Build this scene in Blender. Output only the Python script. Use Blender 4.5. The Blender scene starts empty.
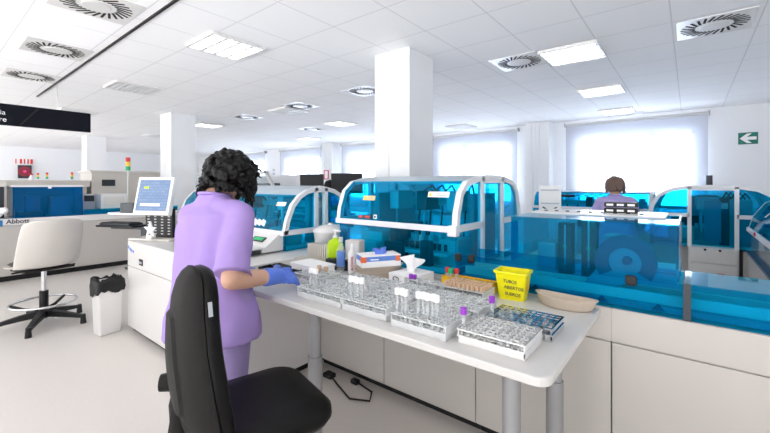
import bpy, bmesh, math, random
from mathutils import Vector, Matrix, Euler
random.seed(7)
SC = bpy.context.scene
COL = SC.collection
R = math.radians

# ------------------------------------------------------------------ materials
def mat(name, color, rough=.5, metal=0., spec=.5, noise=0., nscale=20., emit=None, estr=0., coat=0., alpha=None):
    m = bpy.data.materials.new(name); m.use_nodes = True
    nt = m.node_tree; b = nt.nodes['Principled BSDF']
    b.inputs['Base Color'].default_value = (*color, 1)
    b.inputs['Roughness'].default_value = rough
    b.inputs['Metallic'].default_value = metal
    b.inputs['Specular IOR Level'].default_value = spec
    b.inputs['Coat Weight'].default_value = coat
    if noise:
        tc = nt.nodes.new('ShaderNodeTexCoord'); n = nt.nodes.new('ShaderNodeTexNoise')
        n.inputs['Scale'].default_value = nscale; n.inputs['Detail'].default_value = 4
        nt.links.new(tc.outputs['Object'], n.inputs['Vector'])
        mx = nt.nodes.new('ShaderNodeMixRGB'); mx.blend_type = 'MIX'
        mx.inputs[1].default_value = (*[c*(1-noise) for c in color], 1)
        mx.inputs[2].default_value = (*[min(1, c*(1+noise)) for c in color], 1)
        nt.links.new(n.outputs['Fac'], mx.inputs[0])
        nt.links.new(mx.outputs[0], b.inputs['Base Color'])
    if emit:
        b.inputs['Emission Color'].default_value = (*emit, 1)
        b.inputs['Emission Strength'].default_value = estr
    return m

def clear(name, tint, body, fac, rough=.08, fres=1.45):
    """see-through plastic: tinted transparency, some scattering body colour, a glossy skin"""
    m = bpy.data.materials.new(name); m.use_nodes = True
    nt = m.node_tree; nt.nodes.clear()
    out = nt.nodes.new('ShaderNodeOutputMaterial')
    tr = nt.nodes.new('ShaderNodeBsdfTransparent'); tr.inputs[0].default_value = (*tint, 1)
    df = nt.nodes.new('ShaderNodeBsdfDiffuse'); df.inputs[0].default_value = (*body, 1)
    mx = nt.nodes.new('ShaderNodeMixShader'); mx.inputs[0].default_value = fac
    nt.links.new(tr.outputs[0], mx.inputs[1]); nt.links.new(df.outputs[0], mx.inputs[2])
    gl = nt.nodes.new('ShaderNodeBsdfGlossy'); gl.inputs['Roughness'].default_value = rough
    lw = nt.nodes.new('ShaderNodeLayerWeight'); lw.inputs[0].default_value = .5
    pw = nt.nodes.new('ShaderNodeMath'); pw.operation = 'POWER'; pw.inputs[1].default_value = 5
    nt.links.new(lw.outputs['Facing'], pw.inputs[0])
    fr = nt.nodes.new('ShaderNodeMath'); fr.operation = 'MULTIPLY_ADD'
    f0 = ((fres-1)/(fres+1))**2; fr.inputs[1].default_value = .8*(1-f0); fr.inputs[2].default_value = f0
    nt.links.new(pw.outputs[0], fr.inputs[0])
    m2 = nt.nodes.new('ShaderNodeMixShader')
    nt.links.new(fr.outputs[0], m2.inputs[0])
    nt.links.new(mx.outputs[0], m2.inputs[1]); nt.links.new(gl.outputs[0], m2.inputs[2])
    nt.links.new(m2.outputs[0], out.inputs[0])
    return m

def emissive(name, color, s):
    m = bpy.data.materials.new(name); m.use_nodes = True
    nt = m.node_tree; nt.nodes.clear()
    out = nt.nodes.new('ShaderNodeOutputMaterial'); e = nt.nodes.new('ShaderNodeEmission')
    e.inputs[0].default_value = (*color, 1); e.inputs[1].default_value = s
    nt.links.new(e.outputs[0], out.inputs[0]); return m

def grid_mat(name, base, line, step, ox, oy, w):
    m = mat(name, base, .85, spec=.2); nt = m.node_tree; b = nt.nodes['Principled BSDF']
    tc = nt.nodes.new('ShaderNodeTexCoord'); sp = nt.nodes.new('ShaderNodeSeparateXYZ')
    nt.links.new(tc.outputs['Object'], sp.inputs[0])
    def stripe(sock, off):
        a = nt.nodes.new('ShaderNodeMath'); a.operation = 'ADD'; a.inputs[1].default_value = off + 60
        nt.links.new(sock, a.inputs[0])
        d = nt.nodes.new('ShaderNodeMath'); d.operation = 'DIVIDE'; d.inputs[1].default_value = step
        nt.links.new(a.outputs[0], d.inputs[0])
        f = nt.nodes.new('ShaderNodeMath'); f.operation = 'FRACT'; nt.links.new(d.outputs[0], f.inputs[0])
        c = nt.nodes.new('ShaderNodeMath'); c.operation = 'LESS_THAN'; c.inputs[1].default_value = w/step
        nt.links.new(f.outputs[0], c.inputs[0]); return c.outputs[0]
    mxm = nt.nodes.new('ShaderNodeMath'); mxm.operation = 'MAXIMUM'
    nt.links.new(stripe(sp.outputs[0], ox), mxm.inputs[0]); nt.links.new(stripe(sp.outputs[1], oy), mxm.inputs[1])
    mx = nt.nodes.new('ShaderNodeMixRGB'); mx.inputs[1].default_value = (*base, 1); mx.inputs[2].default_value = (*line, 1)
    nt.links.new(mxm.outputs[0], mx.inputs[0]); nt.links.new(mx.outputs[0], b.inputs['Base Color'])
    return m

M = dict(
    wall=mat('wall paint', (.86, .87, .89), .8, noise=.01, nscale=3),
    ceil=grid_mat('ceiling tiles', (.93, .93, .935), (.74, .74, .76), .6, .128, 0, .011),
    floor=mat('floor vinyl', (.68, .64, .60), .3, noise=.05, nscale=60),
    column=mat('column paint', (.85, .86, .87), .75, noise=.01, nscale=3),
    white=mat('white enamel', (.74, .73, .715), .28, noise=.01, nscale=8, coat=.2),
    cream=mat('cream plastic', (.68, .645, .595), .42, noise=.02, nscale=10),
    cabinet=mat('cabinet laminate', (.51, .48, .445), .38, noise=.015, nscale=14),
    desk=mat('desk laminate', (.62, .605, .58), .35, noise=.012, nscale=30),
    frame=mat('pale grey plastic', (.80, .81, .82), .35, noise=.01, nscale=10),
    grey=mat('grey plastic', (.42, .44, .47), .45, noise=.03, nscale=10),
    roof=mat('hood roof plastic', (.42, .50, .56), .35, noise=.02, nscale=6),
    lgrey=mat('light grey plastic', (.62, .62, .61), .45, noise=.02, nscale=10),
    dark=mat('dark machine plastic', (.022, .030, .038), .4, noise=.1, nscale=20),
    black=mat('black plastic', (.010, .010, .011), .45, spec=.35, noise=.1, nscale=30),
    charcoal=mat('charcoal shell plastic', (.020, .019, .018), .6, spec=.14, noise=.1, nscale=60),
    leather=mat('black vinyl upholstery', (.004, .004, .004), .4, spec=.18, noise=.1, nscale=40),
    chrome=mat('chrome', (.75, .76, .78), .15, metal=1, noise=.01),
    steel=mat('brushed steel', (.62, .63, .65), .35, metal=1, noise=.03, nscale=30),
    leg=mat('leg aluminium paint', (.33, .33, .335), .4, metal=.4, noise=.02),
    blue=clear('blue acrylic', (.23, .80, .93), (.0, .41, .68), .04, .03, 1.12),
    bluedark=clear('deep blue acrylic', (.17, .66, .88), (.0, .25, .58), .12, .05, 1.25),
    smoke=clear('pale smoked acrylic', (.86, .90, .92), (.7, .75, .78), .15, .05),
    glass=clear('tube plastic', (.97, .98, .98), (.92, .93, .93), .22, .12, 1.25),
    rack=clear('clear rack acrylic', (.93, .94, .94), (.88, .89, .89), .55, .15, 1.3),
    teal=mat('teal belt', (.02, .24, .34), .4, noise=.1, nscale=14),
    navy=mat('navy belt', (.004, .05, .13), .4, noise=.1, nscale=14),
    yellow=mat('yellow tub plastic', (.90, .82, .0), .35, noise=.02),
    amber=mat('amber rack plastic', (.88, .52, .01), .35, noise=.03),
    pulp=mat('moulded paper pulp', (.56, .47, .38), .9, noise=.08, nscale=60),
    lilac=mat('lilac uniform cotton', (.37, .26, .58), .85, noise=.04, nscale=25, spec=.2),
    lilac2=mat('lilac trouser cotton', (.34, .27, .52), .85, noise=.05, nscale=25, spec=.2),
    pale_lilac=mat('pale lilac cotton', (.50, .43, .76), .85, noise=.04, nscale=25, spec=.2),
    skin=mat('skin', (.62, .36, .25), .5, noise=.05, nscale=30),
    hair=mat('black curly hair', (.003, .0025, .0025), .42, spec=.22, noise=.4, nscale=50),
    brown=mat('brown hair', (.17, .105, .08), .5, noise=.4, nscale=60),
    glove=mat('blue nitrile', (.10, .20, .72), .42, noise=.05, nscale=30),
    purple=mat('purple cap', (.30, .04, .52), .4, noise=.03),
    red=mat('red plastic', (.70, .03, .03), .4, noise=.03),
    green=mat('green plastic', (.02, .45, .15), .4, noise=.03),
    sgreen=mat('sign green', (.0, .17, .13), .5, noise=.03),
    orange=mat('orange mark', (.88, .18, .06), .5, noise=.03),
    boxblue=mat('box blue print', (.12, .25, .66), .5, noise=.03),
    logoblue=mat('logo blue', (.02, .18, .42), .5, noise=.02),
    lime=clear('lime soap bottle', (.80, .95, .25), (.62, .90, .02), .75, .1),
    pink=mat('pink plastic', (.85, .06, .28), .5, noise=.03),
    paper=mat('white paper', (.90, .90, .90), .8, noise=.01),
    label=mat('label yellow', (.95, .60, .05), .5, noise=.02),
    pale_label=mat('pale yellow label', (.80, .62, .22), .5, noise=.02),
    tan=mat('tan caps', (.62, .42, .27), .5, noise=.06),
    ink=mat('dark ink', (.03, .03, .04), .6, noise=.02),
    signblack=mat('sign black', (.004, .005, .010), .5, spec=.15, noise=.05),
    maroon=mat('hose red', (.26, .02, .04), .5, noise=.1, nscale=9),
    blind=clear('blind cloth', (.74, .76, .80), (.86, .87, .92), .42, .6, 1.05),
    sky=emissive('daylight behind the pane', (.82, .91, 1.0), 17.0),
    lamp=emissive('fluorescent tube', (1, .985, .96), 5.),
    vent=mat('vent slot shadow gap', (.01, .01, .01), .8, noise=.01),
    louvre=mat('lamp louvre', (.80, .81, .82), .3, metal=.3, noise=.01),
)

def screen_mat():
    m = bpy.data.materials.new('monitor picture'); m.use_nodes = True
    nt = m.node_tree; nt.nodes.clear()
    out = nt.nodes.new('ShaderNodeOutputMaterial'); e = nt.nodes.new('ShaderNodeEmission')
    tc = nt.nodes.new('ShaderNodeTexCoord'); br = nt.nodes.new('ShaderNodeTexBrick')
    mp = nt.nodes.new('ShaderNodeMapping'); mp.inputs['Rotation'].default_value = (R(90), 0, 0)
    br.inputs['Color1'].default_value = (.42, .58, .90, 1); br.inputs['Color2'].default_value = (.50, .66, .95, 1)
    br.inputs['Mortar'].default_value = (.30, .44, .78, 1); br.inputs['Scale'].default_value = 9
    br.inputs['Mortar Size'].default_value = .015
    nt.links.new(tc.outputs['Object'], mp.inputs[0]); nt.links.new(mp.outputs[0], br.inputs['Vector'])
    nt.links.new(br.outputs[0], e.inputs[0]); e.inputs[1].default_value = .55
    nt.links.new(e.outputs[0], out.inputs[0]); return m
M['screen'] = screen_mat()

# ------------------------------------------------------------------ mesh builder
class MB:
    def __init__(s): s.bm = bmesh.new()
    def box(s, c, d, rot=None, bev=0.):
        g = bmesh.ops.create_cube(s.bm, size=1)['verts']
        mx = Matrix.Translation(c) @ (Euler(rot).to_matrix().to_4x4() if rot else Matrix()) @ Matrix.Diagonal((*d, 1))
        bmesh.ops.transform(s.bm, matrix=mx, verts=g)
        if bev:
            es = list({e for v in g for e in v.link_edges})
            bmesh.ops.bevel(s.bm, geom=es, offset=bev, segments=2, affect='EDGES', profile=.6)
        return s
    def bb(s, x0, x1, y0, y1, z0, z1, bev=0.):
        return s.box(((x0+x1)/2, (y0+y1)/2, (z0+z1)/2), (abs(x1-x0), abs(y1-y0), abs(z1-z0)), None, bev)
    def cyl(s, p0, p1, r0, r1=None, n=16, caps=True):
        p0, p1 = Vector(p0), Vector(p1); d = p1-p0
        q = d.to_track_quat('Z', 'Y').to_matrix().to_4x4()
        g = bmesh.ops.create_cone(s.bm, cap_ends=caps, segments=n, radius1=r0, radius2=r0 if r1 is None else r1, depth=d.length)['verts']
        bmesh.ops.transform(s.bm, matrix=Matrix.Translation((p0+p1)/2) @ q, verts=g); return s
    def sph(s, c, r, sc=(1, 1, 1), rot=None, n=16):
        g = bmesh.ops.create_uvsphere(s.bm, u_segments=n, v_segments=max(6, n//2+2), radius=r)['verts']
        mx = Matrix.Translation(c) @ (Euler(rot).to_matrix().to_4x4() if rot else Matrix()) @ Matrix.Diagonal((*sc, 1))
        bmesh.ops.transform(s.bm, matrix=mx, verts=g); return s
    def ico(s, c, r, sub=1):
        g = bmesh.ops.create_icosphere(s.bm, subdivisions=sub, radius=r)['verts']
        bmesh.ops.translate(s.bm, vec=c, verts=g); return s
    def limb(s, pts, rad, n=16):
        for i in range(len(pts)-1):
            s.cyl(pts[i], pts[i+1], rad[i], rad[i+1], n)
        for p, r in zip(pts, rad): s.sph(p, r*.995, n=n)
        return s
    def tube(s, pts, r, n=8, closed=False):
        pts = [Vector(p) for p in pts]; rings = []; N = len(pts)
        for i, p in enumerate(pts):
            a = pts[(i-1) % N] if (closed or i) else p
            b = pts[(i+1) % N] if (closed or i < N-1) else p
            t = (b-a).normalized(); q = t.to_track_quat('Z', 'Y')
            rr = r[i] if isinstance(r, (list, tuple)) else r
            rings.append([s.bm.verts.new(p + q @ Vector((math.cos(k*2*math.pi/n)*rr, math.sin(k*2*math.pi/n)*rr, 0))) for k in range(n)])
        for i in range(N if closed else N-1):
            A, B = rings[i], rings[(i+1) % N]
            if closed and i == N-1:
                off = min(range(n), key=lambda o: sum((A[k].co-B[(k+o) % n].co).length for k in range(n)))
                B = [B[(k+off) % n] for k in range(n)]
            for k in range(n): s.bm.faces.new((A[k], A[(k+1) % n], B[(k+1) % n], B[k]))
        if not closed:
            s.bm.faces.new(rings[0][::-1]); s.bm.faces.new(rings[-1])
        return s
    def loft(s, rings, cap=True):
        vs = [[s.bm.verts.new(p) for p in r] for r in rings]; n = len(rings[0])
        for A, B in zip(vs, vs[1:]):
            for k in range(n): s.bm.faces.new((A[k], A[(k+1) % n], B[(k+1) % n], B[k]))
        if cap: s.bm.faces.new(vs[0][::-1]); s.bm.faces.new(vs[-1])
        return s
    def ell(s, rings, n=24):
        """rings: (centre, rx, ry) horizontal ellipses"""
        return s.loft([[(c[0]+rx*math.cos(2*math.pi*k/n), c[1]+ry*math.sin(2*math.pi*k/n), c[2]) for k in range(n)] for c, rx, ry in rings])
    def lathe(s, prof, c=(0, 0, 0), n=24):
        vs = []
        for r, z in prof:
            vs.append([s.bm.verts.new((c[0]+max(r, 1e-4)*math.cos(2*math.pi*k/n), c[1]+max(r, 1e-4)*math.sin(2*math.pi*k/n), c[2]+z)) for k in range(n)])
        for A, B in zip(vs, vs[1:]):
            for k in range(n): s.bm.faces.new((A[k], A[(k+1) % n], B[(k+1) % n], B[k]))
        return s
    def prism(s, poly, a, b, axis='x'):
        """extrude a 2-D polygon; axis x: poly in (y,z); y: (x,z); z: (x,y)"""
        f = {'x': lambda p, t: (t, p[0], p[1]), 'y': lambda p, t: (p[0], t, p[1]), 'z': lambda p, t: (p[0], p[1], t)}[axis]
        A = [s.bm.verts.new(f(p, a)) for p in poly]; B = [s.bm.verts.new(f(p, b)) for p in poly]; n = len(poly)
        s.bm.faces.new(A[::-1]); s.bm.faces.new(B)
        for k in range(n): s.bm.faces.new((A[k], A[(k+1) % n], B[(k+1) % n], B[k]))
        return s
    def band(s, line, w, a, b, axis='x'):
        """solid strip following an open 2-D polyline, w wide towards the right-hand inside, from a to b along axis"""
        pts = [Vector(p) for p in line]; inn = []
        for i, p in enumerate(pts):
            t = (pts[min(i+1, len(pts)-1)]-pts[max(i-1, 0)]).normalized()
            inn.append(p + Vector((t.y, -t.x))*w)
        for i in range(len(pts)-1):
            s.prism([pts[i], pts[i+1], inn[i+1], inn[i]], a, b, axis)
        return s
    def build(s, name, m, parent=None, smooth=False, bevel=0., loc=None):
        bmesh.ops.remove_doubles(s.bm, verts=s.bm.verts, dist=1e-5)
        bmesh.ops.recalc_face_normals(s.bm, faces=s.bm.faces)
        me = bpy.data.meshes.new(name); s.bm.to_mesh(me); s.bm.free()
        if smooth:
            for p in me.polygons: p.use_smooth = True
        o = bpy.data.objects.new(name, me); COL.objects.link(o)
        me.materials.append(M[m] if isinstance(m, str) else m)
        if parent: o.parent = parent
        if loc: o.location = loc
        if bevel:
            bv = o.modifiers.new('b', 'BEVEL'); bv.width = bevel; bv.segments = 2; bv.limit_method = 'ANGLE'; bv.angle_limit = R(40)
        if smooth == 'auto':
            for p in me.polygons: p.use_smooth = True
            me.set_sharp_from_angle(angle=R(35))
        return o

def fuse(mb, name, m, parent, voxel=.008, it=3, fac=.5):
    """merge the overlapping pieces of mb into one closed surface"""
    o = mb.build(name, m, None)
    rm = o.modifiers.new('r', 'REMESH'); rm.mode = 'VOXEL'; rm.voxel_size = voxel; rm.use_smooth_shade = True
    if it:
        sm = o.modifiers.new('s', 'SMOOTH'); sm.iterations = it; sm.factor = fac
    dg = bpy.context.evaluated_depsgraph_get()
    me = bpy.data.meshes.new_from_object(o.evaluated_get(dg)); o.modifiers.clear()
    old = o.data; o.data = me; bpy.data.meshes.remove(old); me.name = name
    for p in me.polygons: p.use_smooth = True
    if not me.materials: me.materials.append(M[m])
    if parent: o.parent = parent
    return o

def text(name, s, size, m, parent, loc, rot=(R(90), 0, 0), ext=.0004, align='LEFT', bold=0.):
    cu = bpy.data.curves.new(name, 'FONT'); cu.body = s; cu.size = size; cu.extrude = ext; cu.align_x = align; cu.offset = bold
    t = bpy.data.objects.new(name, cu); COL.objects.link(t)
    dg = bpy.context.evaluated_depsgraph_get(); me = bpy.data.meshes.new_from_object(t.evaluated_get(dg))
    bpy.data.objects.remove(t); bpy.data.curves.remove(cu)
    o = bpy.data.objects.new(name, me); COL.objects.link(o); me.materials.clear(); me.materials.append(M[m])
    o.parent = parent; o.location = loc; o.rotation_euler = rot; return o

def tag(o, label, cat, group=None):
    o['label'] = label; o['category'] = cat
    if group: o['group'] = group
    return o
def thing(name, label, cat, loc=(0, 0, 0), rz=0., group=None):
    o = bpy.data.objects.new(name, None); COL.objects.link(o); o.empty_display_size = .05
    o.location = loc; o.rotation_euler = (0, 0, rz); return tag(o, label, cat, group)
def struct(o): o['kind'] = 'structure'; return o
def dup(root, loc, rz=None, label=None):
    r = root.copy(); COL.objects.link(r); r.location = loc
    if rz is not None: r.rotation_euler = (0, 0, rz)
    if label: r['label'] = label
    for ch in list(root.children):
        c = ch.copy(); COL.objects.link(c); c.parent = r
        for g in list(ch.children):
            d = g.copy(); COL.objects.link(d); d.parent = c
    return r

# ------------------------------------------------------------------ room
CH = 2.83; WY = 9.4; LX = -20.; RX = 4.2; BY = -3.2
struct(MB().bb(LX-.2, RX+.2, BY, WY+.3, -.1, 0).build('floor', 'floor'))
struct(MB().bb(LX-.2, RX+.2, BY, WY+.3, CH, CH+.1).build('ceiling', 'ceil'))
struct(MB().bb(LX-.2, LX, BY, WY+.3, 0, CH).build('wall_left', 'wall'))
struct(MB().bb(RX, RX+.2, BY, WY+.3, 0, CH).build('wall_right', 'wall'))
WINS = [(-16.4, -13.9), (-12.9, -10.4), (-9.4, -6.9), (-5.73, -3.28), (-2.21, .29)]
SZ, TZ = .92, 2.44
w = MB(); x = LX
ws = [(a+.24, b-.2) for a, b in WINS]
for a, b in ws + [(RX, RX)]:
    w.bb(x, a, WY, WY+.2, 0, CH); x = b
for a, b in ws:
    w.bb(a, b, WY, WY+.2, 0, SZ); w.bb(a, b, WY, WY+.2, TZ, CH)
struct(w.build('wall_back', 'wall'))
for i, (a, b) in enumerate(ws):
    f = MB(); t = .05
    f.bb(a, a+t, WY+.08, WY+.15, SZ, TZ); f.bb(b-t, b, WY+.08, WY+.15, SZ, TZ)
    f.bb(a, b, WY+.08, WY+.15, SZ, SZ+t); f.bb(a, b, WY+.08, WY+.15, TZ-t, TZ)
    for k in (1, 2):
        c = a+(b-a)*k/3; f.bb(c-.05, c+.05, WY+.08, WY+.15, SZ, TZ)
    fo = struct(f.build('window_%d' % (i+1), 'white'))
    MB().bb(a, b, WY+.16, WY+.17, SZ, TZ).build('pane', 'sky', fo)
blab = ['roller blind on the far left end window beyond the left column', 'roller blind on the second window from the left, beside the column with the red sign',
        'roller blind on the window between red-sign column and big column', 'white roller blind on the window right of the big white column',
        'white roller blind on the wide window behind the brown-haired person']
for (a, b), lb in zip(WINS, blab):
    t = thing('roller_blind', lb, 'blind', (a, WY-.09, 2.70), 0, 'roller blinds over the windows')
    L = b-a
    MB().cyl((0, 0, .03), (L, 0, .03), .03, n=12).build('roller_tube', 'lgrey', t)
    MB().bb(.02, L-.02, -.004, 0, .62-2.70+.02, .03).build('blind_fabric', 'blind', t)
    for xx in (-.01, L-.01): MB().bb(xx, xx+.02, -.04, .09, -.01, .075).build('bracket', 'grey', t)
# columns
def column(x0, x1, y0, y1):
    c = MB().bb(x0, x1, y0, y1, 0, CH, .006)
    xm = x0+(x1-x0)*.45
    c.bb(xm, x1+.012, y0-.014, y0, 0, CH-.002); c.bb(x0-.006, xm-.016, y0-.014, y0, 0, CH-.002)
    return struct(c.build('column', 'column'))
column(-2.73, -2.28, 3.25, 3.72)
column(-8.55, -8.05, 3.25, 3.72)
column(-14.35, -13.85, 3.25, 3.72)
for xa in (-3.02, -10.1):
    c = MB().bb(xa, xa+.53, WY-.35, WY, 0, CH)
    for k in (.12, .2, .3): c.bb(xa+k, xa+k+.03, WY-.375, WY-.35, 0, CH-.002)
    struct(c.build('column', 'column'))
# dark shadow-gap strip in the ceiling and plain plaster band beside the column
struct(MB().bb(-8.3, 1.5, 1.275, 1.297, CH-.012, CH).build('trim_1', 'black'))

# ceiling diffusers -----------------------------------------------------------
def make_vent(label):
    t = thing('ceiling_diffuser', label, 'air vent', (0, 0, CH), 0, 'swirl air diffusers in the ceiling')
    MB().bb(-.295, .295, -.295, .295, -.006, 0, .002).build('plate', 'white', t)
    sl = MB(); n = 26
    for k in range(n):
        a = 2*math.pi*k/n; r = .205
        sl.box((r*math.cos(a), r*math.sin(a), -.0065), (.13, .021, .003), (0, 0, a+.45))
    sl.build('slots', 'vent', t)
    MB().cyl((0, 0, -.012), (0, 0, -.005), .10, .115, 32).build('hub', 'white', t)
    return t
vs = [(-3.70, .93, 'swirl diffuser at the top left edge of the picture'),
      (-5.26, .97, 'swirl diffuser second in the row left of the dark ceiling strip'),
      (-6.80, 1.0, 'smallest swirl diffuser above the black hanging sign'),
      (.172, 4.517, 'large swirl diffuser at the upper right above the arrow sign wall'),
      (-1.559, 4.458, 'swirl diffuser beside the bright square lamp right of the column'),
      (-3.893, 4.368, 'swirl diffuser half hidden by the big white column'),
      (-5.572, 4.463, 'small swirl diffuser left of the column above the monitors'),
      (-7.37, 4.488, 'swirl diffuser above the curly-haired technician'),
      (-7.66, 6.52, 'tiny far swirl diffuser before the red-sign column')]
v0 = make_vent(vs[0][2])
for i, (x, y, lb) in enumerate(vs):
    v_ = v0 if i == 0 else dup(v0, (x, y, CH), None, lb)
    v_.location = (x, y, CH)
    if i < 3: v_.scale = (.9, .9, 1)
# ceiling lamps -----------------------------------------------------------------
def make_lamp(label):
    t = thing('ceiling_lamp', label, 'ceiling lamp', (0, 0, CH), 0, 'square louvred ceiling lamps')
    f = MB(); h = .275
    for s in (-1, 1):
        f.bb(s*h-.012, s*h+.012, -h, h, -.03, 0); f.bb(-h, h, s*h-.012, s*h+.012, -.03, 0)
    f.bb(-h, h, -h, h, -.002, 0); f.build('frame', 'white', t)
    for k in range(4):
        MB().cyl((-.255, 0, -.017), (.255, 0, -.017), .012, n=8).build('tube', 'lamp', t, loc=(0, -.205+k*.137, 0))
    l = MB()
    for k in range(3): l.bb(-.262, .262, -.137+k*.137-.012, -.137+k*.137+.012, -.034, -.004)
    for k in range(7): l.bb(-.228+k*.076-.004, -.228+k*.076+.004, -.262, .262, -.034, -.027)
    l.build('louvre', 'louvre', t)
    return t
ls = [(-3.74, 2.04, 'louvred ceiling lamp left of centre above the technician'),
      (-1.0, 4.52, 'bright square ceiling lamp right of the column'),
      (-1.05, 6.57, 'smaller square lamp behind the bright lamp, right of the column'),
      (-1.1, 8.6, 'far square lamp close above the wide window blind'),
      (-6.4, 2.04, 'louvred lamp in line with the left column, behind the nearest louvred lamp'),
      (-9.4, 2.04, 'distant louvred lamp above the end of the black hanging sign'),
      (-9.1, 4.49, 'distant lamp right of the left column'),
      (-6.4, 6.3, 'distant lamp above the red-sign column'),
      (-6.1, 4.6, 'lamp beside the small diffuser above the black monitors'),
      (-4.4, 8.5, 'far lamp above the window right of the big column'),
      (-12.2, 4.5, 'farthest lamp near the left wall end'),
      (-9.3, 7.8, 'far lamp beside the red-sign column windows')]
l0 = make_lamp(ls[0][2])
unlit = [c for c in l0.children if c.name.startswith('tube')][0].data.copy(); unlit.materials[0] = M['paper']
for i, (x, y, lb) in enumerate(ls):
    l_ = l0 if i == 0 else dup(l0, (x, y, CH), None, lb)
    l_.location = (x, y, CH)
    if i in (4, 5, 8, 9, 10):                       # lamps that are switched off keep their tubes, unlit
        for c_ in l_.children:
            if c_.name.startswith('tube'):
                c_.data = unlit

# wall signs ------------------------------------------------------------------
t = thing('exit_arrow_sign', 'green exit sign with white left arrow on the wall right of the wide window', 'sign', (.82, WY, 2.22))
MB().bb(-.13, .13, -.012, 0, -.105, .105).build('plate', 'sgreen', t)
MB().prism([(-.11, 0), (-.015, .085), (.05, .085), (-.015, .028), (.11, .028), (.11, -.028), (-.015, -.028), (.05, -.085), (-.015, -.085)], -.016, -.011, 'y').build('arrow', 'paper', t)
t = thing('safety_sign', 'small red framed safety sign on the column between two windows', 'sign', (-9.83, WY-.375, 1.72))
MB().bb(-.11, .11, -.012, 0, -.16, .16).build('plate', 'paper', t)
f = MB()
for s in (-1, 1): f.bb(s*.1-.02, s*.1+.02, -.02, -.01, -.16, .16); f.bb(-.11, .11, -.02, -.01, s*.145-.015, s*.145+.015)
f.build('red_border', 'red', t)
t = thing('wall_switch', 'small dark wall switch between the far left windows', 'switch', (-13.4, WY, 1.9))
MB().bb(-.07, .07, -.03, 0, -.12, .12, .01).build('body', 'grey', t)
MB().bb(-.04, .04, -.036, -.03, -.05, .05).build('button', 'paper', t)
t = thing('fire_hose_cabinet', 'red hose reel in dark cabinet on the far left wall', 'fire hose', (LX, 2.74, 1.62))
MB().bb(0, .12, -.19, .19, 0, .50).build('cabinet_box', 'dark', t)
MB().cyl((.121, -.01, .26), (.15, -.01, .26), .19, n=28).build('hose_reel', 'maroon', t)
MB().cyl((.15, -.01, .26), (.17, -.01, .26), .05, n=16).build('reel_hub', 'pink', t)
fr = MB().bb(0, .02, -.27, .27, .50, .80); fr.build('sign_panel', 'paper', t)
mk = MB()
for y, ww in ((-.24, .03), (-.1, .06), (.0, .04), (.10, .04), (.2, .07)): mk.bb(.02, .03, y-ww/2, y+ww/2, .56, .74)
mk.build('red_marks', 'red', t)
t = thing('fire_extinguisher', 'small fire extinguisher beside the far left hose cabinet', 'fire extinguisher', (LX+.5, 2.86, 1.62-.4))
MB().lathe([(0, 0), (.07, 0), (.075, .05), (.075, .4), (.04, .48), (.02, .52), (0, .52)]).build('cylinder', 'paper', t, True)
MB().bb(-.02, .02, -.06, .06, .52, .56).build('valve', 'red', t)
bx = MB().bb(-.16, .16, -.16, .16, -1.22, 0).build('pedestal', 'white', t)
# black hanging sign -----------------------------------------------------------
t = thing('hanging_sign', 'long black direction sign hanging from the ceiling at left', 'sign', (-7.0, .7, 2.17))
MB().bb(-.03, .03, -1.3, .98, 0, .28, .003).build('panel', 'signblack', t)
for y in (-.9, .6):
    MB().cyl((0, y, .27), (0, y, CH-2.17), .006, n=8).build('rod', 'steel', t)
text('lettering', 'gia', .085, 'paper', t, (.0325, .075, .135), (R(90), 0, R(90)), align='RIGHT')
text('lettering', 'are', .085, 'paper', t, (.0325, .085, .045), (R(90), 0, R(90)), align='RIGHT')
MB().prism([(.20, .01), (.22, .01), (.41, .27), (.39, .27)], .0305, .0325, 'x').build('reflection_line', 'black', t)  # reflection of the ceiling strip in the sign, painted as a black sliver

# ------------------------------------------------------------------ base cabinets
FY = 1.97; BZ = .84
def base_cabinet(x0, x1, label, depth=1.15, z1=BZ):
    t = thing('base_cabinet', label, 'cabinet', (x0, FY, 0), 0, 'white base cabinets under the analyzers')
    L = x1-x0
    MB().bb(.002, L-.002, .012, depth, .06, z1).build('carcass', 'cabinet', t)
    MB().bb(.0, L, 0, .012, .693, z1, .003).build('upper_panel', 'cabinet', t)
    MB().bb(.003, L-.003, 0, .012, .07, .687, .003).build('door', 'cabinet', t)
    MB().bb(.002, L-.002, .06, depth-.05, 0, .06).build('plinth', 'black', t)
    return t
xs = [-2.245, -1.588, -.931, -.274, .383]
cl = ['base cabinet under the desk nearest the standing technician', 'base cabinet under the middle of the desk',
      'base cabinet behind the right desk legs', 'base cabinet at the lower right, left of the picture edge']
for a, b, lb in zip(xs, xs[1:], cl): base_cabinet(a, b, lb)
base_cabinet(.383, 1.5, 'base cabinet cut off by the right edge of the picture')
# left stepped cabinet with analyzer on it
t = thing('machine_cabinet', 'glossy white cabinet left of the technician under the monitor', 'cabinet', (-4.2, 1.3, 0))
LW = -2.245+4.2
MB().bb(.0, LW-.002, .012, 1.75, .05, .86, .004).build('carcass', 'white', t)
d = MB().bb(.0, LW*.62, 0, .012, .05, .62, .004); d.build('door', 'white', t)
MB().bb(LW*.62+.006, LW-.002, 0, .012, .05, .62, .004).build('door', 'white', t)
MB().bb(.0, LW-.002, 0, .012, .626, .86, .004).build('upper_panel', 'white', t)
h = MB().bb(.30, .38, -.006, .001, .665, .72, .003).build('handle', 'black', t)
MB().bb(.31, .37, -.008, -.005, .68, .70).build('handle_grip', 'grey', h)
MB().bb(.03, LW-.03, .04, 1.7, 0, .05).build('plinth', 'black', t)
lg = MB()
for (x, z, s) in ((.03, .80, .03), (.075, .785, .03), (.11, .775, .022), (.15, .77, .02)): lg.box((x, -.002, z), (s, .004, .02), (0, .5, 0))
lg.build('blue_logo', 'boxblue', t)

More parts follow.
